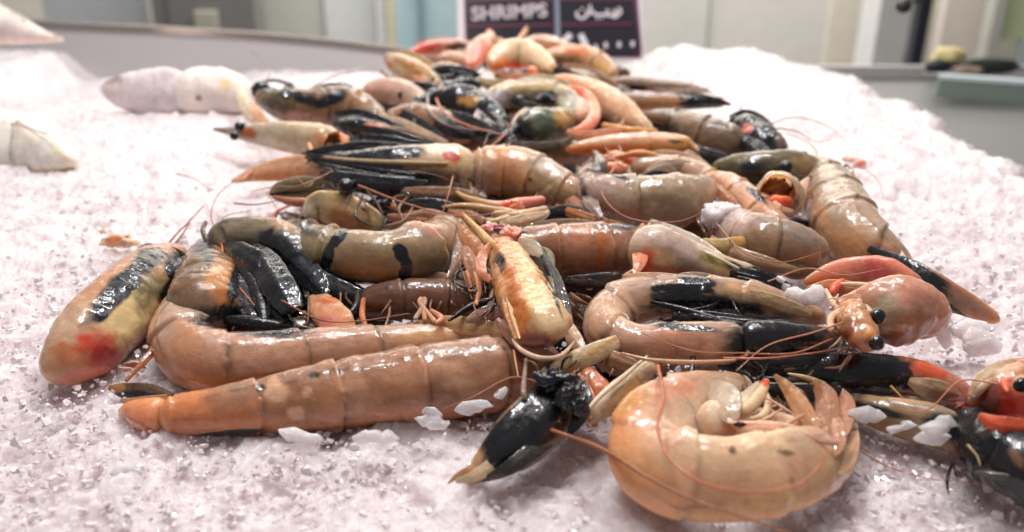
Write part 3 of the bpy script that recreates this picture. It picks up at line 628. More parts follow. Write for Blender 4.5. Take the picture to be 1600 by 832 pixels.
# D: black head with grey crown
t = thing('cut_prawn', 'glossy black prawn head with a marbled grey crown and blue sheen at left', 'prawn head', 400, 470, 40)
loft('carapace', t, [(345, 392, 18, 1.4), (356, 374, 30, 1.8), (390, 368, 30, 2.2), (428, 374, 34, 2.2), (460, 396, 36, 1.7), (480, 424, 24, 1.2)], '#5a5650', seg=48, wrinkle=.04, patches=[(372, 366, 36, 22, -8, '#8a8676', .5), (400, 356, 40, 12, 0, '#7d7868', .6), (440, 350, 34, 10, 20, '#a08870', .5), (440, 390, 46, 22, 30, 'K', .4), (500, 440, 80, 50, 20, 'K'), (352, 398, 30, 12, 0, 'K', .4), (415, 372, 8, 22, 40, 'K', .5)])
loft('cheek', t, [(352, 382, 8, 2.4), (372, 396, 20, 2.7), (398, 414, 24, 2.8), (418, 434, 14, 2.5), (428, 446, 3, 2.4)], '#23252c', squash=.28, ridge=.12, streakK=.95, wrinkle=.12, round_ends=False); loft('cheek', t, [(396, 385, 10, 2.7), (414, 410, 22, 3), (432, 442, 26, 3), (448, 468, 24, 2.7), (456, 486, 17, 2.5)], '#1c1f28', squash=.25, ridge=.15, streakK=1, wrinkle=.14, round_ends=False)
leg('leg', t, [(420, 466, 9, 1.6), (440, 486, 7, 1.5), (462, 515, 5, 1.3)], '#1c1618', streakK=1); leg('leg', t, [(470, 430, 16, 1.4), (520, 442, 15, 1.2), (565, 458, 9, 1), (592, 462, 3, .8)], '#1c1618', streakK=1)
leg('leg', t, [(455, 400, 12, 1.9), (490, 428, 14, 1.7), (540, 446, 10, 1.3)], '#2a2422', streakK=.95); leg('leg', t, [(560, 452, 5, 1.7), (556, 478, 5, 1.6), (540, 496, 3, 1.5)], '#4c4038', streakK=.5)
# E: curled prawn with two black bands
t = thing('prawn', 'plump curled grey brown prawn with two black bands across its back', 'prawn', 590, 440, 45, GB)
loft('body', t, [(452, 352, 15, 1.6), (474, 374, 31, 2), (512, 393, 39, 2.3), (562, 402, 43, 2.5), (612, 403, 44, 2.6), (656, 395, 46, 2.5), (690, 372, 34, 2.2), (686, 350, 20, 1.9), (640, 340, 12, 1.4)], '#8d7c62', seg=64, seams=(.14, .285, .60, .80), seam_amp=.07, wrinkle=.02, mottle=.06, patches=[
    (585, 425, 60, 20, 4, '#a58052', .7), (500, 400, 26, 26, 0, '#8a8266'), (680, 415, 30, 26, 0, '#7c745c'), (668, 350, 44, 16, 10, '#a38470', .6), (640, 368, 26, 10, 0, '#8c8072'), (474, 352, 26, 12, 35, '#46443a', .5), (590, 372, 60, 8, 4, '#a09078', .6),
    (512, 404, 9, 28, 10, 'K', .18), (527, 374, 9, 20, 42, 'K', .22), (634, 428, 10, 22, 14, 'K', .2), (627, 396, 11, 17, -25, 'K', .2), (552, 442, 90, 5, 5, 'K', .6), (462, 400, 10, 36, -30, 'K', .4)])
blade('tail_fan', t, [(600, 356, 3, 2.2), (626, 352, 7, 2.3), (652, 346, 9, 2.2)], '#8c5c44')
# F: orange cap, grey blade, pale flaps behind it
t = thing('shell_scrap', 'smooth orange shell cap behind the black banded prawn', 'shell', 530, 360, 30)
loft('shell_plate', t, [(476, 338, 6, 1.2), (496, 322, 21, 1.5), (530, 328, 28, 1.5), (568, 342, 24, 1.2), (600, 356, 14, .8)], '#d29364', squash=.28, wrinkle=.14, ridge=.06, hollow=True, inner='#8a4c2c', patches=[(492, 322, 22, 18, 0, '#dba27c'), (545, 348, 34, 12, 25, '#a8623c')])
t = thing('shell_scrap', 'grey green spoon shaped shell blade at the left edge of the heap', 'shell', 450, 320, 20)
blade('shell_plate', t, [(421, 304, 3, .6), (438, 297, 13, .8), (470, 292, 16, 1), (505, 287, 10, 1)], '#77735c', patches=[(470, 288, 50, 1.6, -10, '#4c4232', .5), (450, 302, 40, 3, -5, 'K', .4)])
leg('leg', t, [(425, 308, 2.5, .9), (458, 316, 7, 1), (492, 316, 6, 1), (510, 312, 4, 1)], '#a06c50'); hair('antenna', t, [(366, 318), (400, 320), (432, 314), (452, 308)], 1.5, '#5c4840'); hair('antenna', t, [(424, 342), (434, 330), (452, 322), (468, 318)], 3, '#a8503c')
t = thing('shell_scrap', 'pale orange shell flap with feelers lying on ice left of the heap', 'shell', 420, 280, 20)
blade('shell_plate', t, [(362, 284, 3, .3), (400, 272, 12, .4), (450, 264, 20, .5), (492, 262, 20, .6), (520, 262, 8, .6)], '#dcb090', patches=[(440, 276, 50, 6, 0, '#cf8a5c')])
hair('antenna', t, [(378, 282), (404, 262), (440, 256), (470, 262)], 2, '#cf8468'); hair('antenna', t, [(416, 300), (424, 312), (430, 324)], 1.5, '#b07858')
# G: long prawn in the middle, black head to the left
t = thing('prawn', 'long straight prawn across the middle with black head pointing left and orange grey tail', 'prawn', 700, 310, 40, GB)
loft('body', t, [(728, 267, 38, 2.7), (770, 268, 41, 2.7), (815, 273, 42, 2.6), (858, 288, 36, 2.3), (892, 305, 25, 1.8), (912, 320, 12, 1.2)], '#b08c6c', seg=60, seams=(.10, .28, .55, .80), seam_amp=.035, wrinkle=.02, patches=[(755, 262, 18, 40, 0, '#b89c84', .4), (795, 290, 28, 36, 0, '#bc8a5c', .4), (800, 244, 34, 14, 10, '#c49c7c'), (855, 262, 32, 16, 25, '#9d9384', .5), (862, 296, 34, 18, 30, '#9a8668', .5), (829, 281, 4, 4, 0, 'K', .2), (850, 300, 14, 4, -40, '#c9b79a')], seamcol='#8a5830')
loft('carapace', t, [(482, 244, 3, 2.2), (516, 250, 14, 2.5), (556, 262, 27, 2.7), (612, 266, 37, 2.9), (672, 266, 40, 3), (724, 266, 42, 3), (744, 266, 40, 2.9)], '#9c8474', seg=60, wrinkle=.035, ridge=.02, patches=[
    (690, 240, 60, 16, 0, '#cbb9a4', .5), (722, 262, 26, 34, 0, '#c4b494', .4), (702, 243, 16, 8, 20, '#b8584c', .3), (690, 232, 50, 4, 0, '#d0c4b4'), (680, 282, 40, 18, 0, '#8d6e5c', .5), (735, 292, 22, 10, 0, '#c0b08c', .5), (655, 256, 50, 5, 4, '#b08430', .6), (650, 290, 40, 22, 0, '#5c5144', .6),
    (560, 264, 78, 40, 3, 'K', .35), (620, 240, 50, 12, -3, 'K', .5), (620, 282, 60, 18, 4, 'K', .5), (500, 246, 40, 14, 3, 'K')])
leg('rostrum', t, [(470, 240, 1.5, 3.3), (540, 250, 3.5, 4.4), (610, 254, 4, 5.2), (700, 256, 3, 5.3)], '#b09a78', squash=.6, patches=[(480, 242, 30, 6, 0, 'K')]); eye(t, 541, 292, 13, 4)
leg('eye_stalk', t, [(541, 290, 5, 3.6), (565, 284, 6, 3.4), (590, 280, 4, 3)], '#2c241e', streakK=.8)
for a, b in ((-4, 0), (3, 2), (10, -3)): leg('leg', t, [(484+a*2, 250+a, 2, 2.9), (530, 262+a, 6, 3.4), (590, 272+a+b, 6, 3.8), (650, 278+a, 4, 3.9)], '#191619', streakK=1)
hair('antenna', t, [(574, 300, 3.5), (588, 316, 3.4), (598, 336, 3.2), (602, 352, 3)], 2.4, '#3c2820'); hair('antenna', t, [(640, 268, 5.3), (680, 274, 5.2), (720, 290, 4.8)], 1.6, '#5c4034'); hair('antenna', t, [(708, 276, 5), (700, 306, 4.8), (690, 338, 4.4)], 1.8, '#8a4c2c')
# dark crushed head under it
t = thing('cut_prawn', 'crushed black prawn head squeezed below the long middle prawn', 'prawn head', 640, 330, 20)
loft('carapace', t, [(610, 330, 6, 1.4), (640, 316, 16, 1.9), (680, 310, 20, 2), (720, 316, 20, 1.9), (760, 330, 14, 1.5)], '#2e2420', streakK=.85, wrinkle=.14); leg('leg', t, [(600, 318, 3, 2), (634, 330, 7, 2), (676, 342, 5, 1.8)], '#b06c38'); leg('leg', t, [(604, 338, 4, 2), (650, 346, 12, 1.9), (690, 350, 8, 1.6)], '#9a6850')
# H: pink and cream leg bundle
t = thing('torn_bundle', 'torn bundle of pink tipped cream prawn legs in the middle of the heap', 'prawn legs', 780, 350, 20)
leg('leg', t, [(700, 292, 2, 3.6), (730, 310, 5, 3.7), (775, 322, 8, 3.8), (812, 318, 9, 3.8), (852, 312, 6, 3.6)], '#d08c7c', patches=[(735, 308, 40, 8, 20, '#b09468'), (800, 320, 15, 10, 0, '#d8503c')]); leg('leg', t, [(770, 334, 5, 3.4), (812, 338, 10, 3.5), (856, 326, 5, 3.4)], '#c4a890')
leg('leg', t, [(690, 324, 2, 3.4), (730, 322, 5, 3.5), (790, 332, 8, 3.5), (820, 340, 7, 3.4)], '#b89a6c'); leg('leg', t, [(760, 348, 2, 3.2), (790, 344, 8, 3.3), (806, 336, 5, 3.4), (815, 326, 3, 3.7)], '#cdb78e'); leg('leg', t, [(720, 338, 3, 3), (770, 350, 10, 2.8), (820, 346, 6, 2.8)], '#8a6c50')
lump('torn_flesh', t, 806, 324, 14, 11, '#d4806a', dz=3.7, seed=4, rough=.4); 
# I: upright head in the centre
t = thing('cut_prawn', 'upright severed prawn head in the centre, orange on the left and cream on the right', 'prawn head', 840, 545, 40)
loft('carapace', t, [(858, 542, 34, 4.0), (848, 514, 46, 4.2), (822, 468, 42, 4.3), (804, 430, 37, 4.2), (786, 396, 28, 3.9), (772, 374, 12, 3.5)], '#b88c5c', seg=60, wrinkle=.09, squash=.7, ridge=.10, patches=[(796, 455, 18, 60, -14, '#b8723a', .5), (835, 455, 16, 70, -18, '#cdb98c', .5), (868, 505, 26, 40, -15, '#c9b694', .5), (812, 500, 14, 30, 0, '#b46c2c'), (838, 536, 36, 16, 12, '#8a5044', .4), (850, 420, 4, 46, -24, 'K', .5), (862, 450, 4, 46, -20, 'K', .5), (780, 410, 10, 18, -10, 'K', .5), (790, 470, 6, 50, -14, '#cc9c6c', .5)])
leg('rim', t, [(800, 530, 2, 4.6), (816, 548, 3.5, 4.8), (846, 560, 4, 4.9), (876, 556, 3.5, 4.7), (898, 534, 2, 4.2)], '#cdb49c', squash=.6); leg('ridge', t, [(776, 400, 2, 5), (788, 440, 4, 5.4), (800, 490, 4, 5.5), (812, 530, 2, 5.2)], '#d0a878', squash=.5); leg('ridge', t, [(806, 392, 2, 5), (828, 430, 3, 5.3), (852, 480, 3, 5.3), (876, 528, 2, 4.8)], '#8a7a50', squash=.5); leg('rostrum', t, [(722, 334, 3, 4.6), (745, 358, 6, 4.7), (770, 384, 8, 4.8), (800, 400, 5, 4.8)], '#b8935c'); blade('scale_plate', t, [(716, 342, 3, 3.8), (728, 366, 12, 4), (748, 394, 14, 4), (762, 408, 5, 4)], '#a86c3c'); blade('scale_plate', t, [(772, 376, 3, 5), (755, 398, 8, 5), (752, 424, 8, 5), (766, 440, 4, 4.9)], '#b8683c')
for i, (x, y, rx, ry, c) in enumerate([(768, 356, 14, 9, '#c48a8c'), (786, 360, 12, 8, '#6b3c44'), (800, 366, 15, 12, '#d49088'), (822, 378, 14, 10, '#c4b4a8')]): lump('torn_flesh', t, x, y, rx, ry, c, dz=4.6, seed=i, rough=.45)
leg('spine', t, [(806, 362, 8, 4.3), (836, 380, 7, 4.4), (856, 420, 6, 4.2), (870, 460, 3, 4)], '#2a251e', streakK=.8); leg('spine', t, [(836, 388, 4, 4.4), (858, 400, 8, 4.3), (862, 440, 6, 4.1), (872, 478, 2, 3.8)], '#7c7458', streakK=.4); blade('scale_plate', t, [(812, 376, 6, 4.8), (832, 388, 12, 4.8), (846, 400, 4, 4.7)], '#c4b8a8', mat=M['clear'])
leg('leg', t, [(740, 420, 3, 3.4), (748, 450, 5, 3.4), (744, 478, 3, 3.2)], '#c88a5c'); leg('leg', t, [(728, 424, 4, 3.2), (736, 442, 6, 3.2), (742, 468, 4, 3)], '#a86438'); leg('leg', t, [(786, 444, 3, 3.3), (772, 458, 6, 3.3), (764, 478, 3, 3)], '#c89468')
for i in range(5): hair('hair', t, [(738+i*7, 470-i*3, 3.1), (728+i*9, 440-i*2, 3.5), (716+i*10, 410-i*5, 3.2)], 1.8, '#4c2c20')
hair('antenna', t, [(803, 548, 4), (806, 568, 4), (810, 590, 4)], 2.4, '#cf9468')
# JJ dark prawn behind with thin legs
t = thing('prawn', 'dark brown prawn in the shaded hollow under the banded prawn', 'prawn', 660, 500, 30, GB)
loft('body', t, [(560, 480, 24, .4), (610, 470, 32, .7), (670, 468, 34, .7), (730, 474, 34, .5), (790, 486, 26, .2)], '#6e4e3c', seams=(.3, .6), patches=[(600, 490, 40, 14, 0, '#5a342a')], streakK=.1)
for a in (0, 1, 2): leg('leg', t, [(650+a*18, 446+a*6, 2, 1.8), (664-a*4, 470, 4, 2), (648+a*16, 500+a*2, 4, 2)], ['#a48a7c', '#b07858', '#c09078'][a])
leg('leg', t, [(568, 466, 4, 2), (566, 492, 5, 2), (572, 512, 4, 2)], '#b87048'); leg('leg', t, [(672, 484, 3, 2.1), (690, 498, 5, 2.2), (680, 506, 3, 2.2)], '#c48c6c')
t = thing('shell_scrap', 'pinkish clear shell plate with a black rim left of the upright head', 'shell', 770, 510, 20)
blade('shell_plate', t, [(728, 502, 4, 2.6), (752, 494, 13, 2.8), (785, 492, 18, 2.8), (806, 500, 12, 2.6)], '#b08c84', squash=.25, patches=[(755, 478, 60, 5, -12, 'K', .4), (790, 510, 30, 5, 20, '#a05c48')]); leg('rim', t, [(700, 502, 2, 2.6), (735, 480, 6, 3), (770, 470, 6, 3.1), (800, 470, 4, 3)], '#1a1616', streakK=1)
t = thing('shell_scrap', 'orange pink shell piece in the hollow of the big bent prawn', 'shell', 520, 500, 20)
loft('shell_plate', t, [(492, 462, 14, 1.2), (506, 482, 24, 1.4), (528, 504, 26, 1.4), (545, 520, 16, 1.2)], '#cf9672', squash=.3, wrinkle=.16, round_ends=False, patches=[(505, 505, 18, 10, 0, '#c87c74'), (512, 470, 20, 5, 0, '#b86c3c')])
blade('shell_plate', t, [(640, 508, 3, 1.4), (690, 504, 10, 1.7), (740, 512, 16, 1.9), (790, 520, 12, 2), (815, 516, 3, 2)], '#c2a277', patches=[(760, 530, 50, 4, 5, '#b0743c')])
# J: brown tube in the middle
t = thing('prawn', 'reddish brown prawn body lying crosswise right of the upright head with a small black mark', 'prawn', 930, 430, 40, GB)
loft('body', t, [(795, 395, 34, 1.8), (850, 392, 42, 2), (920, 391, 43, 2), (975, 390, 41, 1.9), (1010, 385, 34, 1.4), (1030, 380, 18, 1)], '#9d7458', seg=60, seams=(.27, .53, .80), seam_amp=.03, wrinkle=.025, seamcol='#b0703c', patches=[(905, 385, 30, 40, 0, '#ae8066', .5), (860, 400, 18, 34, 0, '#94684e', .5), (938, 395, 8, 38, 0, '#b4743c', .5), (990, 400, 24, 22, 0, '#a8866e', .6), (960, 352, 36, 7, 5, '#5c5048', .5), (1000, 366, 5, 16, -10, 'K', .3), (985, 352, 22, 5, 0, 'K', .4)])
# K: curled clear prawn
t = thing('prawn', 'clear grey curled prawn right of centre with grey pointed tip and black tail fin', 'prawn', 1000, 350, 40, GB)
loft('body', t, [(925, 262, 13, 2.2), (916, 282, 20, 2.5), (930, 300, 31, 2.9), (970, 312, 40, 3.2), (1020, 316, 43, 3.3), (1068, 312, 41, 3.1), (1096, 300, 28, 2.6), (1104, 284, 12, 2.1)], '#a3917f', seg=60, seams=(.16, .32, .5, .68, .85), seam_amp=.03, wrinkle=.04, patches=[(945, 285, 40, 22, -10, '#a69490', .5), (960, 330, 60, 10, 10, '#b08c7c', .5), (1040, 350, 70, 7, 0, '#9c6c48', .5), (1040, 300, 50, 26, 0, '#968a74', .6), (925, 262, 18, 10, 40, '#4c4846', .5), (912, 300, 4, 30, -14, '#4a4240', .4), (958, 272, 30, 4, 20, 'K', .5)])
loft('tail_spine', t, [(927, 236, 3, 3), (935, 250, 9, 3.1), (936, 264, 14, 3.1), (928, 276, 8, 2.9)], '#5c5658', wrinkle=.12); blade('tail_fan', t, [(996, 281, 5, 3.8), (1018, 275, 11, 3.9), (1042, 270, 14, 3.8), (1056, 268, 5, 3.7)], '#8a7c70', patches=[(1022, 276, 24, 9, -8, 'K', .3)]); blade('tail_fan', t, [(998, 284, 4, 3.8), (1025, 289, 6, 3.9), (1045, 292, 3, 3.8)], '#4c4644', streakK=.6)
blade('tail_fan', t, [(1010, 268, 4, 3.3), (1040, 258, 9, 3.4), (1072, 258, 8, 3.2), (1090, 266, 3, 3)], '#c0b3a4', mat=M['clear']); lump('knuckle', t, 985, 282, 9, 6, '#b89a70', dz=3.9, seed=3)
t = thing('prawn', 'beige prawn tail curving behind the clear grey curled prawn', 'prawn', 1080, 300, 25, GB)
loft('body', t, [(985, 262, 14, 1.4), (1030, 262, 20, 1.7), (1075, 268, 22, 1.8), (1106, 282, 20, 1.8), (1118, 300, 13, 1.6)], '#b3977c', seams=(.4, .75), patches=[(1110, 285, 16, 20, 0, '#b8925c')])
lump('torn_flesh', t, 965, 250, 26, 14, '#c68a6c', dz=1.9, seed=6, rough=.4)
# L: open cream carapace with orange inside
t = thing('cut_prawn', 'empty cream prawn shell right of centre, orange inside, its pointed end black', 'prawn head', 1100, 450, 35)
loft('carapace', t, [(996, 390, 30, 3.4), (1016, 392, 42, 3.6), (1046, 397, 38, 3.7), (1085, 408, 28, 3.6), (1130, 420, 21, 3.2), (1175, 432, 17, 2.7), (1212, 442, 12, 2.2), (1236, 448, 3, 1.8)], '#b9aca0', seg=60, wrinkle=.05, patches=[(1048, 380, 46, 13, 28, '#b8acaa', .4), (1035, 405, 26, 14, 10, '#d3c39c', .3), (1050, 428, 50, 12, 8, '#c8774e', .4), (1012, 415, 14, 26, 0, '#d86c44', .4), (1000, 436, 32, 8, -5, '#cfb49c', .4), (1115, 408, 34, 7, 28, '#8f8c50', .5), (1130, 425, 26, 5, 25, '#c0bc8c', .5), (1090, 432, 30, 4, 15, '#6c4030', .5), (1196, 438, 50, 20, 14, 'K', .3), (1150, 418, 20, 8, 30, 'K', .5)])
leg('rim', t, [(1016, 346, 2, 4), (1008, 368, 4, 4.4), (1002, 396, 5, 4.6), (994, 418, 3, 4.2), (975, 432, 3, 3.8)], '#d5a48c', squash=.6); leg('ridge', t, [(1018, 350, 2, 4), (1060, 376, 3, 4.9), (1110, 398, 3, 4.9), (1155, 420, 2, 4.1)], '#cfc6a6', squash=.6); blade('lower_flap', t, [(972, 432, 3, 3.8), (1000, 436, 10, 4.2), (1040, 438, 11, 4.3), (1080, 442, 4, 3.9)], '#d2b098')
for a in (-5, 3, 9): leg('spine', t, [(1150, 424+a, 3, 3.6), (1185, 434+a, 5, 3.4), (1222, 444+a*.6, 2, 2.7)], '#17171a', streakK=1)
# M: grey brown prawn right
t = thing('prawn', 'thick grey brown prawn lying in a curve at the right of the heap', 'prawn', 1200, 430, 45, GB)
loft('body', t, [(1108, 338, 16, 1.4), (1140, 356, 34, 1.8), (1185, 378, 46, 2), (1232, 390, 44, 2), (1268, 398, 34, 1.7), (1290, 402, 20, 1.4)], '#9a8068', seg=60, seams=(.2, .42, .62, .82), seam_amp=.025, wrinkle=.025, patches=[(1255, 365, 46, 16, 25, '#8a8076', .5), (1200, 415, 80, 14, 5, '#a5835c', .5), (1140, 345, 34, 22, 0, '#b4a4a0', .5), (1265, 410, 30, 20, 0, '#a08060')])
blade('tail_fan', t, [(1098, 380, 8, 3.2), (1130, 386, 13, 3.5), (1160, 382, 13, 3.5), (1178, 378, 6, 3.3)], '#b8a06c', squash=.4, patches=[(1160, 376, 14, 6, 0, '#c49a48')])
t = thing('ice_scrap', 'frosty wad of ice crumbs wedged beside the thick right prawn', 'ice chunk', 1130, 350, 10)
lump('ice_piece', t, 1128, 338, 26, 20, '#e0d0d4', dz=3.4, mat=M['ice'], seed=8, rough=.4, sc=2); lump('ice_piece', t, 1160, 352, 16, 10, '#e0d0d4', dz=3.8, mat=M['ice'], seed=9, rough=.4, sc=2)
t = thing('prawn', 'slim orange prawn tail with a black line lying on the thick right prawn', 'prawn', 1180, 360, 20, GB)
loft('body', t, [(1112, 276, 11, 2.6), (1140, 290, 20, 3), (1172, 316, 24, 3.6), (1202, 344, 23, 3.8), (1228, 358, 15, 3.6), (1246, 366, 5, 3.4)], '#c08c68', seams=(.35, .65), patches=[(1182, 305, 24, 6, 40, 'K', .4), (1170, 345, 30, 8, 40, '#b07050'), (1213, 347, 4, 3, 0, 'K'), (1210, 355, 26, 10, 10, '#c4a088')])
# N: round orange cap
t = thing('prawn_shell', 'round orange pink cup of shell with glowing red spot at right', 'shell', 1225, 330, 30)
loft('shell_cup', t, [(1218, 306, 34, 5.2), (1220, 305, 37, 4.5), (1223, 303, 32, 3.6), (1226, 302, 14, 3.0)], '#d9a888', hollow=True, inner='#d88c62', wrinkle=.10, squash=.9); lump('inner_flesh', t, 1216, 318, 20, 12, '#e4643a', dz=4.6, seed=3); lump('inner_flesh', t, 1212, 298, 26, 17, '#cc8454', dz=4.3, seed=4, rough=.35); blade('shell_tip', t, [(1232, 318, 5, 4.6), (1246, 302, 10, 4.7), (1256, 288, 7, 4.6), (1264, 277, 2, 4.5)], '#dcae94')
leg('shell_crack', t, [(1246, 280, 3, 5.2), (1240, 288, 4, 5.2), (1237, 296, 2, 5.2)], '#2c1c18', streakK=.8)
# O: beige prawn at right edge
t = thing('prawn', 'beige prawn running down the right edge of the heap onto the ice', 'prawn', 1350, 420, 40, GB)
loft('body', t, [(1255, 255, 16, .4), (1285, 280, 34, .6), (1305, 315, 46, .8), (1325, 355, 50, .9), (1358, 388, 44, .8), (1398, 412, 30, .4), (1420, 428, 12, .1)], '#a8927c', seg=60, seams=(.2, .42, .64, .83), seam_amp=.025, wrinkle=.025, patches=[(1330, 390, 60, 30, 20, '#bd9468', .7), (1300, 320, 40, 34, 0, '#99897a', .6), (1385, 405, 30, 20, 30, '#c49a84'), (1275, 340, 16, 40, -20, '#b08c6c')])
# P: greenish head with two eyes
t = thing('cut_prawn', 'olive prawn head with two black eyes pointing right at the right edge', 'prawn head', 1220, 280, 25)
loft('carapace', t, [(1112, 262, 8, 1.4), (1150, 264, 24, 1.9), (1195, 268, 32, 2.2), (1240, 262, 27, 2.3), (1275, 266, 17, 2), (1315, 280, 9, 1.5), (1345, 292, 3, 1.2)], '#6a6450', seg=44, patches=[(1185, 275, 50, 22, 5, '#3e4232', .6), (1255, 256, 20, 9, 0, '#8d8a50', .5), (1280, 270, 40, 18, 10, '#a4887a', .6), (1175, 262, 22, 12, 0, 'K', .5)]); eye(t, 1254, 246, 10, 3.6); eye(t, 1228, 262, 11, 4.4)
hair('antenna', t, [(1270, 262), (1276, 240), (1262, 222), (1228, 208)], 2, '#a89484'); hair('antenna', t, [(1200, 200, 2.6), (1242, 205), (1274, 222), (1300, 218)], 1.5, '#8c7468')
# Q: brown body with black crushed head
t = thing('prawn', 'brown prawn with a crushed black head and pink spot at upper right', 'prawn', 1120, 250, 35, GB)
loft('body', t, [(1010, 186, 14, .8), (1050, 196, 27, 1.2), (1095, 212, 33, 1.5), (1135, 224, 33, 1.6), (1168, 230, 28, 1.5)], '#76624e', seg=48, seams=(.3, .62), seam_amp=.04, patches=[(1030, 205, 40, 26, 20, 'K', .8), (1075, 185, 22, 8, 0, '#8c7c70')])
loft('carapace', t, [(1140, 208, 20, 1.9), (1165, 208, 28, 2.2), (1188, 224, 30, 2.3), (1210, 236, 26, 2.1), (1228, 240, 12, 1.8)], '#2a262c', streakK=1, wrinkle=.12, patches=[(1168, 201, 9, 8, 0, '#c4706c', .2), (1222, 225, 8, 20, -30, '#6c5c58')]); lump('torn_flesh', t, 1150, 194, 14, 11, '#181418', K=1, dz=2.6, seed=3, rough=.5); lump('torn_flesh', t, 1184, 194, 16, 10, '#181418', K=1, dz=2.5, seed=5, rough=.5); lump('torn_flesh', t, 1168, 201, 8, 8, '#c8706c', dz=3.6, seed=5, rough=.3)
# R
t = thing('prawn', 'thin straight prawn pointing right with black tip near the back ice', 'prawn', 1050, 170, 15, GB)
loft('body', t, [(925, 160, 12, .8), (970, 160, 15, 1), (1020, 160, 14, 1.1), (1065, 160, 12, 1.1), (1105, 160, 10, 1), (1134, 160, 8, .9)], '#a5835c', seg=36, seams=(.3, .5), patches=[(985, 148, 60, 7, 0, '#8a7a70'), (1100, 158, 42, 20, 3, 'K', .25), (1130, 160, 8, 8, 0, '#c08878', .3)])
t = thing('prawn', 'grey hairy prawn behind the thin black tipped one', 'prawn', 1020, 140, 12, GB)
loft('body', t, [(945, 128, 6, .6), (985, 130, 11, .8), (1030, 134, 11, .8), (1075, 138, 8, .7), (1108, 143, 3, .5)], '#887a6c', wrinkle=.1, patches=[(990, 138, 20, 5, 0, 'K')])
for i in range(6): hair('leg', t, [(1020+i*12, 138, 1.1), (1050+i*11, 142+2*(i % 2), 1.2), (1085+i*7, 128+i*4, 1)], 1.6, '#7c6c60')
hair('antenna', t, [(1084, 146), (1104, 138), (1130, 130)], 1.5, '#8c7c74'); hair('antenna', t, [(1078, 128), (1090, 112), (1102, 96)], 1.1, '#b8a8a4')
# S: long orange tail
t = thing('prawn', 'long translucent orange prawn tail lying level above the clear curled one', 'prawn', 990, 250, 20, GB)
loft('body', t, [(884, 234, 4, 2.2), (920, 230, 13, 2.5), (975, 227, 19, 2.7), (1030, 228, 21, 2.8), (1066, 230, 19, 2.6), (1082, 234, 9, 2.4)], '#c49468', seg=44, seams=(.62,), patches=[(960, 238, 90, 9, 0, '#c87c2c', .6), (1050, 232, 36, 18, 0, '#bb9254', .5), (1050, 220, 20, 2.5, 8, '#3c2820', .5), (985, 216, 80, 7, -2, '#c4a48c')]); leg('leg', t, [(960, 246, 3, 3.2), (1000, 240, 6, 3.6), (1034, 246, 3, 3.4)], '#c8864c')
lump('torn_flesh', t, 962, 262, 20, 8, '#cc8060', dz=2.6, seed=12, rough=.4)
# T: grey crowned head, black belly
t = thing('prawn', 'curled prawn at top centre with grey speckled back and glossy black belly', 'prawn', 840, 235, 40, GB)
loft('body', t, [(752, 196, 9, 2.4), (756, 172, 15, 2.8), (782, 154, 22, 3.2), (820, 147, 24, 3.3), (858, 150, 25, 3.3), (886, 164, 24, 3), (896, 186, 18, 2.8)], '#8f8a74', seg=52, seams=(.22, .45, .68), seam_amp=.04, wrinkle=.05, patches=[(812, 158, 22, 8, 10, 'K', .5), (852, 152, 18, 10, -10, 'K', .6), (770, 160, 30, 12, -30, '#9c96a0', .5), (830, 134, 60, 6, 0, '#b8a882', .5)])
loft('carapace', t, [(800, 206, 18, 2.6), (822, 204, 30, 2.9), (852, 200, 32, 3), (878, 192, 24, 2.8), (894, 184, 12, 2.5)], '#565a48', seg=44, wrinkle=.07, patches=[(812, 210, 26, 28, 0, 'K', .4), (852, 200, 14, 24, 20, '#4a5a50', .5), (872, 220, 34, 5, -15, '#9a8a68', .5), (880, 184, 16, 12, 30, '#b09458', .5)])
for P, c in (([(800, 196, 3, 4), (812, 182, 6, 4.2), (824, 170, 4, 4.2)], '#c4a090'), ([(822, 198, 2, 4.3), (826, 184, 5, 4.4), (820, 172, 3, 4.3)], '#c8b8a0'), ([(796, 214, 4, 3.9), (806, 200, 7, 4.1), (812, 186, 4, 4.2)], '#15120f'), ([(760, 176, 6, 3.6), (775, 186, 9, 3.7), (785, 200, 5, 3.6)], '#121010'), ([(838, 160, 7, 4.2), (852, 152, 8, 4.2), (866, 160, 4, 4.1)], '#15120f')): leg('leg', t, P, c, streakK=1 if c[1] == '1' else 0)
eye(t, 812, 158, 9, 4.3); blade('scale_plate', t, [(744, 200, 5, 3.4), (748, 182, 8, 3.5), (758, 168, 7, 3.6)], '#b4acb0')
# U: pink curl
t = thing('cut_prawn', 'open pink shell ring of a prawn head right of the black bellied prawn', 'prawn head', 930, 210, 30)
loft('carapace', t, [(852, 130, 8, 2.2), (884, 130, 14, 2.6), (925, 144, 20, 3), (962, 168, 24, 3.1), (992, 190, 18, 2.8), (1018, 204, 7, 2.5)], '#bd9c7c', seg=44, patches=[(890, 124, 40, 7, 8, '#d9a284', .5), (950, 180, 40, 10, 32, '#b4987c')]); loft('shell_ring', t, [(884, 138, 4, 3.8), (910, 146, 9, 4), (926, 164, 10, 4.1), (928, 184, 10, 4.1), (912, 202, 9, 3.9), (892, 208, 6, 3.6)], '#dc8468', squash=.6, patches=[(908, 148, 12, 8, 30, '#f06434'), (928, 170, 5, 20, 0, '#f07448')])
loft('inner_flesh', t, [(884, 160, 12, 2.6), (902, 172, 20, 2.9), (906, 190, 16, 2.9)], '#b48c72', streakK=.15); leg('leg', t, [(940, 196, 5, 3.7), (980, 205, 8, 3.6), (1028, 206, 4, 3)], '#c48c4c')
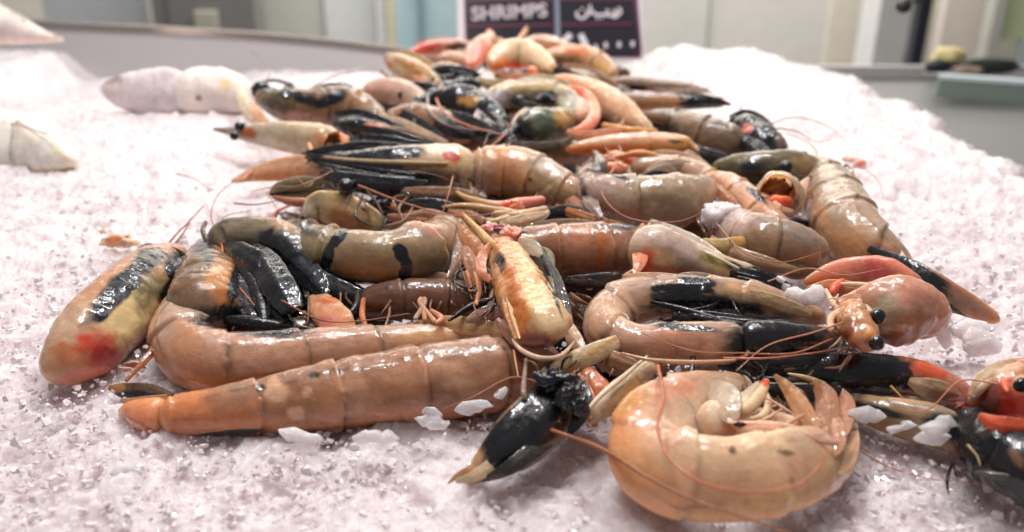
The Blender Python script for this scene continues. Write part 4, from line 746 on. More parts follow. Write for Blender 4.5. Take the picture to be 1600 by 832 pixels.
# V: black legs and body upper left of centre
t = thing('prawn', 'jet black prawn with a blue glint and looping feelers at upper left of centre', 'prawn', 710, 220, 35, GB)
loft('body', t, [(664, 168, 12, 1.8), (690, 164, 27, 2.2), (724, 168, 34, 2.4), (758, 180, 28, 2.2), (790, 200, 14, 1.8)], '#201c1c', streakK=.95, seg=44, wrinkle=.06, patches=[(730, 158, 16, 9, -10, '#a88448', .4)]); loft('carapace', t, [(660, 158, 5, 2.5), (686, 142, 12, 2.8), (720, 136, 14, 2.8), (752, 134, 9, 2.5)], '#2c2822', streakK=.9, wrinkle=.15)
for P in ([(626, 176, 2, 2), (655, 152, 5, 2.5), (690, 134, 6, 2.8), (730, 130, 3, 2.7)], [(676, 108, 3, 2), (704, 114, 6, 2.5), (740, 122, 5, 2.6)], [(654, 148, 6, 2.5), (676, 128, 7, 2.7), (712, 120, 5, 2.7)], [(600, 166, 2, 1.6), (640, 164, 4, 2.2), (672, 150, 5, 2.6)]): leg('leg', t, P, '#211f1c', streakK=.9)
hair('antenna', t, [(694, 128, 4), (682, 150, 4.2), (694, 176, 4.4), (730, 196, 4.4), (790, 212, 4.2)], 3, '#c07c60'); hair('antenna', t, [(668, 150, 4), (672, 176, 4.2), (700, 196, 4.3), (746, 204, 4.2)], 2.8, '#7c6c70'); leg('leg', t, [(690, 142, 2, 4), (720, 148, 4, 4.2), (748, 154, 3, 4)], '#b09a50')
# W: left-back prawn
t = thing('prawn', 'dark brown prawn with black crown at the upper left edge of the heap', 'prawn', 490, 190, 30, GB)
loft('body', t, [(404, 150, 14, .8), (440, 164, 24, 1), (490, 168, 30, 1.2), (535, 166, 32, 1.2), (568, 174, 26, 1.2), (588, 190, 12, 1)], '#866c54', seg=52, seams=(.3, .52, .75), seam_amp=.05, patches=[(455, 150, 60, 10, 14, 'K', .4), (520, 155, 36, 11, -20, 'K', .4), (430, 162, 26, 18, 0, '#55503c', .5), (560, 155, 20, 20, 0, '#94785c', .5), (470, 188, 40, 10, 0, '#a4806a')])
lump('carapace', t, 408, 142, 15, 15, '#2a2424', dz=1.7, K=1, seed=5); leg('leg', t, [(442, 152, 3, 1.8), (448, 136, 4, 1.9), (456, 134, 4, 1.9), (462, 150, 4, 1.8)], '#17151a', streakK=1); leg('leg', t, [(410, 128, 2, 1.4), (430, 126, 2.5, 1.5), (450, 131, 3, 1.6)], '#17151a', streakK=1)
lump('hump', t, 508, 148, 16, 9, '#8c7460', dz=1.9, seed=8); lump('hump', t, 538, 142, 18, 10, '#2a2630', dz=1.9, K=.9, seed=9); hair('antenna', t, [(418, 126, 1), (420, 108, .6), (408, 92, .2), (392, 80, 0)], 1.3, '#6c5c58')
# X: pink head pointing left
t = thing('cut_prawn', 'hollow peach prawn head pointing left off the heap with small dark eyes', 'prawn head', 430, 235, 22)
loft('carapace', t, [(522, 228, 25, 3.0), (500, 222, 28, 2.5), (455, 215, 25, 1.9), (415, 211, 19, .9), (380, 208, 12, .7), (354, 205, 6, .5), (334, 202, 2, .4)], '#dca88a', seg=44, hollow=True, inner='#8c5230', wrinkle=.04, patches=[(386, 208, 14, 9, 0, '#d8603c'), (440, 205, 26, 7, 10, '#c9a890'), (512, 225, 22, 20, 0, '#c07c50', .4)]); eye(t, 375, 199, 9, 1.9); eye(t, 366, 213, 7, 1.7)
lump('torn_flesh', t, 505, 224, 17, 16, '#4c3020', dz=2.6, seed=3, rough=.2); leg('rim', t, [(488, 240, 3, 2.9), (484, 222, 4, 3), (496, 207, 3.5, 2.9), (520, 206, 3, 2.5), (545, 218, 4, 2.2)], '#dea480'); blade('shell_flap', t, [(512, 228, 4, 3), (524, 216, 7, 3.1), (536, 228, 12, 2.6), (540, 240, 6, 2.4)], '#cf8a5c')
t = thing('shell_scrap', 'pale grey upright shell strip behind the hollow peach head', 'shell', 390, 195, 12)
blade('shell_plate', t, [(372, 134, 5, 0), (380, 155, 10, .1), (396, 178, 14, .3), (418, 195, 7, .6)], '#cbbfa8', patches=[(402, 178, 8, 20, -30, '#d8a47c')])
# Y: black blades
t = thing('cut_prawn', 'flattened black prawn head with a long black blade above the long middle prawn', 'prawn head', 600, 230, 25)
loft('carapace', t, [(520, 196, 6, 1.6), (550, 200, 17, 1.9), (590, 208, 18, 2), (628, 214, 10, 1.9)], '#1c1a1e', streakK=1, wrinkle=.09, patches=[(590, 198, 22, 6, 10, '#c07858', .25)]); blade('blade', t, [(560, 200, 6, 2.8), (610, 212, 11, 2.9), (650, 220, 7, 2.8), (680, 224, 2, 2.6)], '#131214', squash=.3, streakK=1); leg('leg', t, [(525, 190, 4, 2), (560, 186, 6, 2.3), (600, 190, 6, 2.4), (640, 204, 3, 2.3)], '#17161a', streakK=1)
t = thing('shell_scrap', 'cream pointed shell strip beside the flattened black head', 'shell', 650, 220, 12)
blade('shell_plate', t, [(592, 180, 4, 2), (625, 196, 11, 2.2), (660, 210, 9, 2.3), (700, 224, 3, 2.2)], '#c4ac94')
# Z: orange fan shells at upper left top
t = thing('cut_prawn', 'ribbed orange fan shaped prawn shell sticking up at upper left', 'prawn head', 640, 150, 20)
loft('carapace', t, [(604, 90, 8, 1), (622, 102, 19, 1.4), (652, 120, 23, 1.7), (685, 140, 15, 1.5)], '#c48e60', hollow=True, inner='#8a4c30', squash=.6, patches=[(640, 105, 40, 5, 32, '#a46c3c'), (622, 108, 34, 4, 36, '#d8a880'), (602, 88, 7, 12, 0, '#d06050')]); blade('scale_plate', t, [(604, 84, 3, 1.4), (640, 88, 7, 1.7), (676, 104, 6, 1.8), (700, 120, 2, 1.7)], '#b09664'); blade('spine', t, [(594, 112, 1.5, 1), (614, 124, 4, 1.5), (640, 138, 5, 1.7)], '#7a6450')
t = thing('prawn', 'pinkish pale prawn body left of the orange fan shell', 'prawn', 600, 170, 20, GB)
loft('body', t, [(566, 148, 14, .8), (596, 144, 22, 1.1), (630, 150, 24, 1.2), (664, 166, 18, 1)], '#b89a8c', patches=[(590, 135, 30, 8, 0, '#c4a49c'), (580, 165, 30, 8, 0, '#7c7470')])
t = thing('prawn', 'brown prawn body between the black crowned and jet black prawns', 'prawn', 650, 210, 25, GB)
loft('body', t, [(600, 190, 14, .8), (640, 186, 24, 1.1), (690, 196, 26, 1.2), (740, 212, 20, 1)], '#9a7456', seams=(.3, .6))
# top of the heap
t = thing('cut_prawn', 'red pink pointed shell peak at the very top of the heap', 'prawn head', 750, 110, 20)
loft('carapace', t, [(734, 104, 9, 1.4), (744, 86, 18, 1.7), (758, 70, 17, 1.7), (766, 56, 8, 1.5), (762, 47, 3, 1.4)], '#c87c5e', squash=.6, patches=[(748, 78, 10, 26, 30, '#c4563c', .5), (776, 68, 12, 12, 0, '#c4a488')])
t = thing('cut_prawn', 'rounded cream dome of a prawn head with orange cheek at the top of the heap', 'prawn head', 820, 120, 25)
loft('carapace', t, [(768, 106, 12, 2), (786, 92, 24, 2.4), (814, 86, 25, 2.5), (842, 98, 22, 2.4), (862, 116, 14, 2.1)], '#c9b190', seg=44, patches=[(778, 108, 22, 14, -20, '#d0803c', .5), (806, 106, 18, 8, 0, '#e0603c', .4), (836, 84, 16, 14, 30, '#cdbba0'), (845, 112, 26, 6, 30, '#8a7c5c', .5)]); lump('torn_flesh', t, 800, 116, 20, 8, '#6c3c38', dz=3.6, K=.4, seed=2, rough=.4); eye(t, 820, 114, 6, 4); lump('torn_flesh', t, 832, 112, 8, 8, '#e07850', dz=3.8, seed=9)
t = thing('prawn', 'orange brown prawn back arching at the upper right top of the heap', 'prawn', 900, 120, 22, GB)
loft('body', t, [(838, 96, 12, 1.2), (870, 92, 18, 1.5), (908, 90, 20, 1.6), (938, 102, 19, 1.5), (958, 122, 12, 1.2)], '#b48c66', seams=(.35, .65), patches=[(895, 78, 30, 8, 5, '#cf8c64', .5), (860, 94, 30, 6, 0, '#6c5c50', .5), (940, 108, 24, 14, 40, '#b4905c')])
t = thing('prawn', 'lumpy tan prawn piece right behind the cream dome', 'prawn', 850, 95, 15, GB)
loft('body', t, [(812, 74, 10, .6), (840, 70, 15, .8), (872, 74, 14, .8), (890, 84, 8, .6)], '#c09674', wrinkle=.12); leg('spike', t, [(808, 66, 4, 1), (820, 50, 4, 1), (826, 38, 2, .9)], '#b88a58', patches=[(826, 38, 6, 5, 0, 'K')])
t = thing('prawn', 'red edged prawn scrap at the upper left top of the heap', 'prawn', 690, 90, 12, GB)
loft('body', t, [(640, 84, 6, .4), (672, 76, 11, .7), (706, 74, 13, .8), (738, 76, 10, .7)], '#b9826a', wrinkle=.1, patches=[(664, 74, 22, 6, -10, '#b8483c'), (722, 74, 20, 8, 0, '#5c4630')])
loft('shell', t, [(682, 96, 8, 1), (708, 94, 13, 1.2), (738, 100, 9, 1.1)], '#bc9c84')
for i, (x, y, L_, c, lb) in enumerate([(700, 118, 60, '#a9927c', 'greyish prawn piece just below the red pink peak'), (905, 128, 60, '#98846c', 'grey tan prawn piece under the arching orange brown back'), (1060, 250, 60, '#b28c70', 'peach prawn piece under the long orange tail')]):
    t = thing('prawn', lb, 'prawn', x, y, 15, GB); loft('body', t, [(x-L_*.6, y+2, 9, .4), (x-L_*.2, y-3, 17, .9), (x+L_*.25, y+1, 17, .9), (x+L_*.65, y+8, 8, .4)], c, seams=(.35, .65), streakK=.2, seed=i)
# AA: U-shaped prawn centre right
t = thing('prawn', 'large prawn at centre right folded in a U with black back and black head', 'prawn', 1050, 565, 45, GB)
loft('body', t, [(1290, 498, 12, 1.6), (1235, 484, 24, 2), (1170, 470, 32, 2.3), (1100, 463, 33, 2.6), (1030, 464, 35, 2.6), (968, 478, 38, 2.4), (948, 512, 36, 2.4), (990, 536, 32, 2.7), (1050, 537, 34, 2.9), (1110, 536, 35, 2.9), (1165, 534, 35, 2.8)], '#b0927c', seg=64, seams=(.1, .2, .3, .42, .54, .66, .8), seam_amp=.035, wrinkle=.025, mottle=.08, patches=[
    (960, 480, 50, 30, -30, '#b89c86', .5), (1050, 446, 60, 10, 0, '#a89488'), (1210, 474, 90, 16, 12, '#a08c70', .5), (1180, 458, 40, 7, 14, '#c0a480', .4), (1040, 530, 60, 20, 0, '#b48c74', .6), (990, 520, 30, 18, 0, '#b79a8a'), (1060, 566, 120, 8, 0, '#b0805c', .5), (1110, 548, 12, 9, 0, '#d0b0a0', .4),
    (1062, 452, 46, 9, 2, 'K', .25), (1100, 474, 100, 16, 8, 'K', .4), (1130, 490, 110, 14, 6, 'K', .4), (1090, 440, 34, 8, 5, 'K', .4), (1160, 540, 30, 30, 0, 'K', .7), (1070, 512, 60, 6, 5, 'K', .4)])
loft('carapace', t, [(1150, 534, 34, 3), (1190, 533, 33, 3.1), (1240, 532, 28, 3), (1285, 531, 20, 2.8), (1314, 531, 13, 2.6)], '#4c4a48', seg=56, wrinkle=.035, patches=[(1200, 530, 90, 50, 0, 'K', .4), (1270, 545, 26, 3, 3, '#a09070', .4), (1300, 535, 16, 12, 0, '#6c5654', .4)])
for P in ([(1080, 488, 3, 3.4), (1130, 500, 6, 3.7), (1190, 506, 6, 3.6), (1240, 508, 2, 3.2)], [(1010, 470, 2, 3.5), (1060, 482, 5, 3.8), (1120, 500, 5, 3.8), (1150, 514, 2, 3.6)], [(1040, 478, 3, 3.4), (1090, 496, 8, 3.6), (1150, 510, 9, 3.5), (1200, 506, 4, 3.3)]): leg('leg', t, P, '#191618', streakK=1)
leg('pleura_edge', t, [(970, 552, 2, 4), (1020, 563, 3, 4.1), (1090, 566, 3, 4.2), (1150, 563, 2, 4)], '#c49c7c')
blade('tail_fan', t, [(1145, 456, 3, 3.6), (1180, 462, 9, 3.8), (1225, 476, 11, 3.5), (1270, 492, 6, 3)], '#b49a78'); hair('antenna', t, [(1130, 560, 4), (1200, 560, 4.1), (1270, 552, 4), (1330, 542, 3.6)], 2.2, '#b0664a')
# BB black long head under it
t = thing('cut_prawn', 'long coal black prawn head under the folded prawn with an orange red right tip', 'prawn head', 1320, 610, 35)
loft('carapace', t, [(1120, 566, 10, .8), (1180, 576, 24, 1.1), (1260, 582, 32, 1.2), (1340, 584, 33, 1.2), (1410, 588, 31, 1.1), (1460, 598, 27, .9), (1500, 612, 18, .6), (1520, 622, 6, .4)], '#94543e', seg=52, wrinkle=.05, patches=[(1270, 580, 175, 60, 2, 'K', .15), (1455, 580, 30, 14, 20, '#c05c3c', .5), (1450, 606, 26, 14, 10, '#9c8468', .5), (1495, 605, 24, 16, 20, '#b48a78')])
for P, c in (([(1190, 600, 3, 2.2), (1240, 606, 7, 2.3), (1285, 600, 4, 2.1)], '#a8946c'), ([(1230, 584, 2, 2.6), (1262, 592, 5, 2.6), (1292, 604, 6, 2.4)], '#b8a078'), ([(1180, 590, 3, 2.4), (1230, 596, 6, 2.4), (1300, 604, 3, 2.2)], '#1a1718')): leg('leg', t, P, c, streakK=1 if c == '#1a1718' else 0)
# CC head looking at the viewer
t = thing('cut_prawn', 'peach prawn head facing left at right with black eyes, orange mouth and white legs', 'prawn head', 1390, 560, 40)
loft('carapace', t, [(1332, 500, 30, 2.4), (1362, 490, 46, 2.8), (1402, 486, 55, 2.9), (1440, 494, 46, 2.5), (1468, 520, 24, 1.9)], '#bb8f7a', seg=56, wrinkle=.08, ridge=.05, squash=.62, patches=[(1392, 476, 28, 26, 10, '#a39684', .4), (1425, 460, 26, 24, 30, '#c49484', .5), (1400, 525, 50, 20, 0, '#9c6c54', .5), (1440, 500, 20, 34, 10, '#a8826c'), (1398, 514, 34, 4, -8, '#d0b4a0', .4)])
loft('mouth', t, [(1322, 478, 12, 4.8), (1334, 500, 27, 5), (1350, 522, 26, 5), (1370, 544, 15, 4.8)], '#b08460', wrinkle=.32, mottle=.25, patches=[(1330, 515, 8, 14, 20, '#8a4c2c', .4), (1360, 524, 10, 7, 0, '#d09858')]); eye(t, 1371, 495, 13, 5.9); eye(t, 1370, 536, 12, 5.6)
leg('eye_stalk', t, [(1350, 478, 5, 5.4), (1360, 490, 7, 5.6), (1374, 504, 6, 5.6)], '#b49c84'); leg('leg', t, [(1296, 484, 3, 4.6), (1330, 462, 5, 5), (1372, 450, 6, 5), (1428, 466, 5, 4)], '#d9b8a0'); leg('leg', t, [(1312, 444, 3, 4), (1350, 446, 5, 4.4), (1400, 454, 5, 4.1), (1446, 468, 3, 3.6)], '#d4b09c'); leg('leg', t, [(1346, 470, 5, 5), (1312, 488, 6, 5.2), (1298, 498, 6, 5.2), (1298, 518, 5, 5)], '#d8b49c'); leg('leg', t, [(1290, 452, 3, 4.4), (1302, 476, 5, 4.8), (1316, 494, 5, 5)], '#ceac98')
# upper pink shell
t = thing('prawn_shell', 'red pink pointed prawn shell behind the peach head', 'shell', 1340, 450, 30)
loft('shell_plate', t, [(1256, 442, 5, 1.6), (1300, 430, 20, 2), (1345, 428, 28, 2.2), (1385, 436, 32, 2.1), (1430, 455, 22, 1.6), (1455, 475, 6, 1.2)], '#cc8a74', squash=.5, wrinkle=.06, patches=[(1372, 426, 28, 17, 20, '#a8484c', .6), (1285, 440, 30, 10, -10, '#cc7c44', .5), (1415, 450, 22, 9, 30, '#c4b0aa', .5), (1340, 455, 50, 7, 0, '#a04838', .5)]); leg('spike', t, [(1298, 460, 4, 3.6), (1306, 448, 7, 3.8), (1318, 436, 2, 3.7)], '#e0603c')
# DD dark blade
t = thing('prawn_shell', 'long dark prawn shell blade, black above and brown below, reaching onto the ice', 'shell', 1480, 490, 25)
loft('shell_plate', t, [(1336, 376, 2, 2.4), (1375, 398, 10, 2.5), (1420, 426, 21, 2.4), (1465, 455, 25, 2), (1510, 476, 19, 1.4), (1545, 494, 13, .9), (1562, 503, 5, .7)], '#86705c', squash=.35, wrinkle=.05, patches=[(1430, 420, 78, 16, 36, 'K', .3), (1370, 394, 30, 10, 36, 'K', .4), (1420, 450, 40, 8, 42, '#b49c90', .4), (1460, 470, 40, 12, 34, '#6c5438', .5), (1520, 478, 44, 9, 34, '#8a7c74', .5), (1500, 490, 50, 3, 36, 'K', .4), (1380, 430, 40, 3, 42, '#c8b4ac', .3)])
# EE: the big curled prawn in front
t = thing('prawn', 'largest translucent peach prawn curled on the ice at front right under a thin feeler', 'prawn', 1130, 790, 60, GB)
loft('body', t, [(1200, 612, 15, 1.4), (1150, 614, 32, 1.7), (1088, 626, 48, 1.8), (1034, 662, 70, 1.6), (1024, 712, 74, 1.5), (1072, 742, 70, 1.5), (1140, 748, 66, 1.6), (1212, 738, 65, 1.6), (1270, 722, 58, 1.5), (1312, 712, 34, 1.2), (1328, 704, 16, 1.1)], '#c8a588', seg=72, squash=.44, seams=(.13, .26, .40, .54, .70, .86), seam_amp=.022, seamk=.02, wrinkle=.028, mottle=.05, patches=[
    (970, 690, 40, 70, 10, '#cf9566', .8), (1000, 745, 50, 30, 40, '#cb9c70', .7), (1140, 690, 100, 40, 0, '#cfbc9e', .7), (1070, 650, 60, 36, -20, '#c8a48a', .6), (1100, 640, 60, 44, 0, '#c9b29c', .8), (1200, 790, 120, 16, -10, '#cdb084', .6), (1290, 740, 44, 30, 0, '#c0a07e', .6), (1060, 605, 40, 16, -15, '#cc9880', .6), (1150, 610, 44, 20, 0, '#cfc2ae', .6), (990, 630, 26, 12, -30, '#b8843c', .7), (1302, 775, 60, 5, -30, '#6a4638', .6), (1145, 704, 6, 5, 0, '#6a4c30'), (1230, 708, 14, 4, 10, '#7c6448')], seamcol='#b58f74')
loft('belly', t, [(1084, 664, 34, 2.2), (1134, 664, 38, 2.0), (1196, 674, 34, 2.0), (1260, 682, 26, 1.7), (1300, 692, 14, 1.4)], '#cbb49c', squash=.6, wrinkle=.08, patches=[(1215, 672, 80, 14, 3, '#d39a7e', .6), (1140, 650, 34, 14, 0, '#d0c4b4'), (1110, 690, 50, 12, 10, '#cdb99c')])
for P, c in (([(1135, 646, 5, 3.6), (1165, 640, 10, 3.8), (1186, 618, 10, 3.7), (1198, 594, 6, 3.4)], '#d6c09c'), ([(1170, 656, 3, 3.6), (1192, 650, 6, 3.8), (1200, 632, 6, 3.6), (1196, 612, 4, 3.4)], '#cdb494'), ([(1142, 664, 6, 3.6), (1200, 668, 9, 3.9), (1262, 680, 6, 3.6)], '#d89c80'), ([(1150, 676, 5, 3.6), (1210, 682, 10, 3.9), (1280, 690, 6, 3.5)], '#d8a084'), ([(1180, 660, 4, 3.9), (1230, 668, 6, 4), (1290, 684, 4, 3.6)], '#d6bca4'), ([(1150, 690, 4, 3.9), (1190, 700, 8, 4), (1230, 700, 4, 3.9)], '#d48a64')): leg('leg', t, P, c, patches=[(1197, 598, 8, 6, 0, '#d85040')] if P[0][0] == 1135 else ())
blade('swimmeret', t, [(1110, 600, 10, 3.4), (1130, 622, 26, 3.6), (1140, 645, 20, 3.7), (1150, 658, 8, 3.7)], '#d0c4b4', mat=M['clear'], wrinkle=.15, patches=[(1120, 640, 20, 8, 30, '#d8c0a0')])
lump('mark', t, 1156, 663, 10, 4, '#181414', dz=4.3, K=1, rough=.3); hair('leg', t, [(1198, 622, 4), (1225, 638, 4.1), (1252, 656, 4)], 2.5, '#cf9c7c'); hair('leg', t, [(1228, 664, 4), (1245, 654, 4.1), (1256, 648, 4)], 4, '#cf9c84')
for P, c, m in (([(1210, 586, 3, 2.8), (1232, 608, 11, 3.2), (1254, 640, 15, 3.4), (1276, 672, 10, 3.4)], '#b98858', 'clear'), ([(1270, 596, 6, 2.6), (1290, 620, 17, 2.9), (1294, 655, 18, 3.1), (1292, 686, 8, 3.2)], '#a4704c', 'clear'), ([(1306, 606, 6, 2), (1324, 630, 11, 2.3), (1318, 665, 12, 2.6), (1306, 692, 6, 2.8)], '#cc9478', 'clear'), ([(1336, 660, 3, 1.8), (1334, 690, 9, 2), (1322, 720, 14, 2.2), (1308, 740, 6, 2.4)], '#c09c7e', 'fin')): blade('tail_fan', t, P, c, mat=M[m], ridge=.12)
hair('antenna', t, [(1028, 572, 4.5), (1036, 620, 6), (1028, 668, 6), (1046, 716, 5.8), (1092, 752, 5.4), (1160, 768, 5), (1230, 764, 4.8), (1268, 742, 4.8), (1288, 712, 4.4)], 3.4, '#b86a4c', streakK=0)
# FF: black head in front
t = thing('cut_prawn', 'black leaf shaped prawn head on the front ice with a cream tip pointing down left', 'prawn head', 820, 740, 40)
loft('carapace', t, [(902, 596, 14, 1.6), (882, 618, 36, 1.9), (850, 650, 47, 2), (812, 686, 45, 1.7), (776, 716, 34, 1.2), (744, 738, 18, .6), (716, 752, 5, .3)], '#6e5c48', seg=60, squash=.55, wrinkle=.04, ridge=.05, patches=[(830, 660, 112, 46, -45, 'K', .2), (880, 610, 50, 40, 0, 'K', .5), (800, 730, 70, 7, -32, '#5c5654', .4), (735, 726, 30, 20, -50, '#b8a07a', .4), (770, 612, 60, 4, -50, '#8a7044', .5), (790, 640, 80, 5, -45, '#6a5438', .5)])
for i, (x, y, rx, ry) in enumerate([(868, 596, 30, 17), (892, 620, 20, 22), (846, 590, 14, 9), (905, 635, 14, 14)]): lump('torn_flesh', t, x, y, rx, ry, '#1a1a18', dz=4.2, K=1, seed=i+2, rough=.35, sc=2)
leg('leg', t, [(822, 560, 2.5, 4), (820, 585, 3.5, 4.4), (818, 612, 5, 4.4), (822, 626, 3, 4.2)], '#837468'); blade('spike', t, [(735, 735, 8, 1.8), (715, 744, 5, 1.5), (700, 756, 1.5, 1.2)], '#b8845c'); blade('spike', t, [(770, 728, 12, 1.8), (740, 745, 9, 1.5), (712, 752, 4, 1.3)], '#c0ac8c'); blade('lower_plate', t, [(900, 646, 6, 2.4), (850, 690, 14, 2.6), (800, 728, 12, 2.2), (752, 752, 3, 1.4)], '#4a4642', streakK=.55)
# GG: shell blades
t = thing('shell_scrap', 'translucent cream shell blade leaning between the black head and the largest prawn', 'shell', 970, 640, 20)
blade('shell_plate', t, [(1034, 556, 6, 2.4), (1006, 584, 17, 2.7), (965, 618, 22, 2.8), (926, 648, 15, 2.6), (908, 658, 4, 2.4)], '#c6b292', squash=.3, patches=[(985, 620, 40, 14, -40, '#c08c4c', .5), (1020, 590, 18, 12, -45, '#7c6458', .5), (970, 596, 70, 4, -40, '#d4c8b8', .4)]); leg('ridge', t, [(1012, 556, 2, 3.4), (975, 588, 4, 3.8), (935, 622, 4, 3.7), (915, 645, 2, 3.4)], '#cfc0aa')
t = thing('cut_prawn', 'cream edged prawn head with orange red flesh above the black leaf shaped head', 'prawn head', 900, 590, 20)
blade('shell_plate', t, [(1004, 512, 3, 3), (958, 538, 13, 3.4), (910, 560, 17, 3.5), (870, 574, 13, 3.3), (845, 584, 4, 3)], '#beae8c', squash=.4, patches=[(960, 532, 50, 4, -28, '#b88c5c')]); loft('flesh', t, [(890, 574, 12, 2.2), (912, 590, 22, 2.4), (935, 618, 24, 2.2), (940, 650, 14, 1.8)], '#b06a40', wrinkle=.1, patches=[(900, 592, 12, 8, 20, '#b8382c'), (955, 570, 24, 16, 0, '#a88a90', .5)])
loft('body', t, [(930, 560, 14, 1), (970, 566, 24, 1.2), (1010, 575, 22, 1)], '#94705c')
# HH: bottom right group
t = thing('prawn', 'olive brown prawn half under ice slabs at the lower right', 'prawn', 1400, 670, 25, GB)
loft('body', t, [(1306, 626, 8, .9), (1340, 636, 20, 1), (1395, 650, 30, 1), (1450, 664, 34, .9), (1500, 680, 30, .8), (1540, 700, 20, .6)], '#907c5c', patches=[(1400, 622, 50, 6, 6, '#a58c68'), (1500, 676, 60, 22, 20, 'K'), (1370, 640, 60, 7, 15, 'K', .6)]); hair('antenna', t, [(1392, 604, 2.6), (1400, 612, 2.6), (1412, 624, 2.5)], 2.6, '#b8843c')
t = thing('prawn', 'shiny black prawn leaving the photo at the lower right corner', 'prawn', 1560, 770, 50, GB)
loft('body', t, [(1478, 640, 12, .9), (1512, 668, 34, 1.1), (1560, 706, 52, 1.2), (1620, 744, 56, 1.2), (1680, 780, 50, 1)], '#2c2622', seg=52, streakK=.95, wrinkle=.06, seams=(.3, .6), patches=[(1588, 712, 10, 30, -30, '#6c5440', .5)]); leg('leg', t, [(1522, 738, 3, 2.6), (1560, 744, 6, 2.8), (1620, 752, 6, 2.8)], '#5a5c60', streakK=.5); hair('antenna', t, [(1512, 696, 3), (1526, 712, 3.1), (1532, 728, 3.1)], 3, '#8a7c50')
t = thing('cut_prawn', 'scarlet and cream torn prawn head cut off by the right edge of the photo', 'prawn head', 1580, 680, 45)
loft('carapace', t, [(1512, 632, 8, 1.4), (1534, 628, 32, 1.8), (1572, 622, 48, 2), (1620, 612, 56, 2), (1680, 605, 50, 1.8)], '#b4583c', seg=56, wrinkle=.07, patches=[(1575, 640, 50, 24, 10, '#d4442c', .5), (1540, 622, 26, 22, -30, '#7c4034', .5), (1570, 580, 40, 9, -14, '#c4a890', .4), (1596, 596, 14, 12, 0, '#e0c8a4', .4), (1530, 600, 8, 26, 30, '#c09884', .5), (1570, 672, 50, 6, 5, '#c47c5c', .5)])
lump('eye', t, 1598, 602, 14, 12, '#181414', dz=5.2, K=1, rough=.1, mat=M['eye']); leg('spike', t, [(1566, 590, 3, 4.6), (1570, 600, 6, 4.8), (1574, 614, 3, 4.8)], '#e0603c'); leg('leg', t, [(1514, 628, 4, 3), (1540, 600, 8, 4), (1580, 576, 6, 4), (1620, 565, 4, 3.6)], '#c4a890')
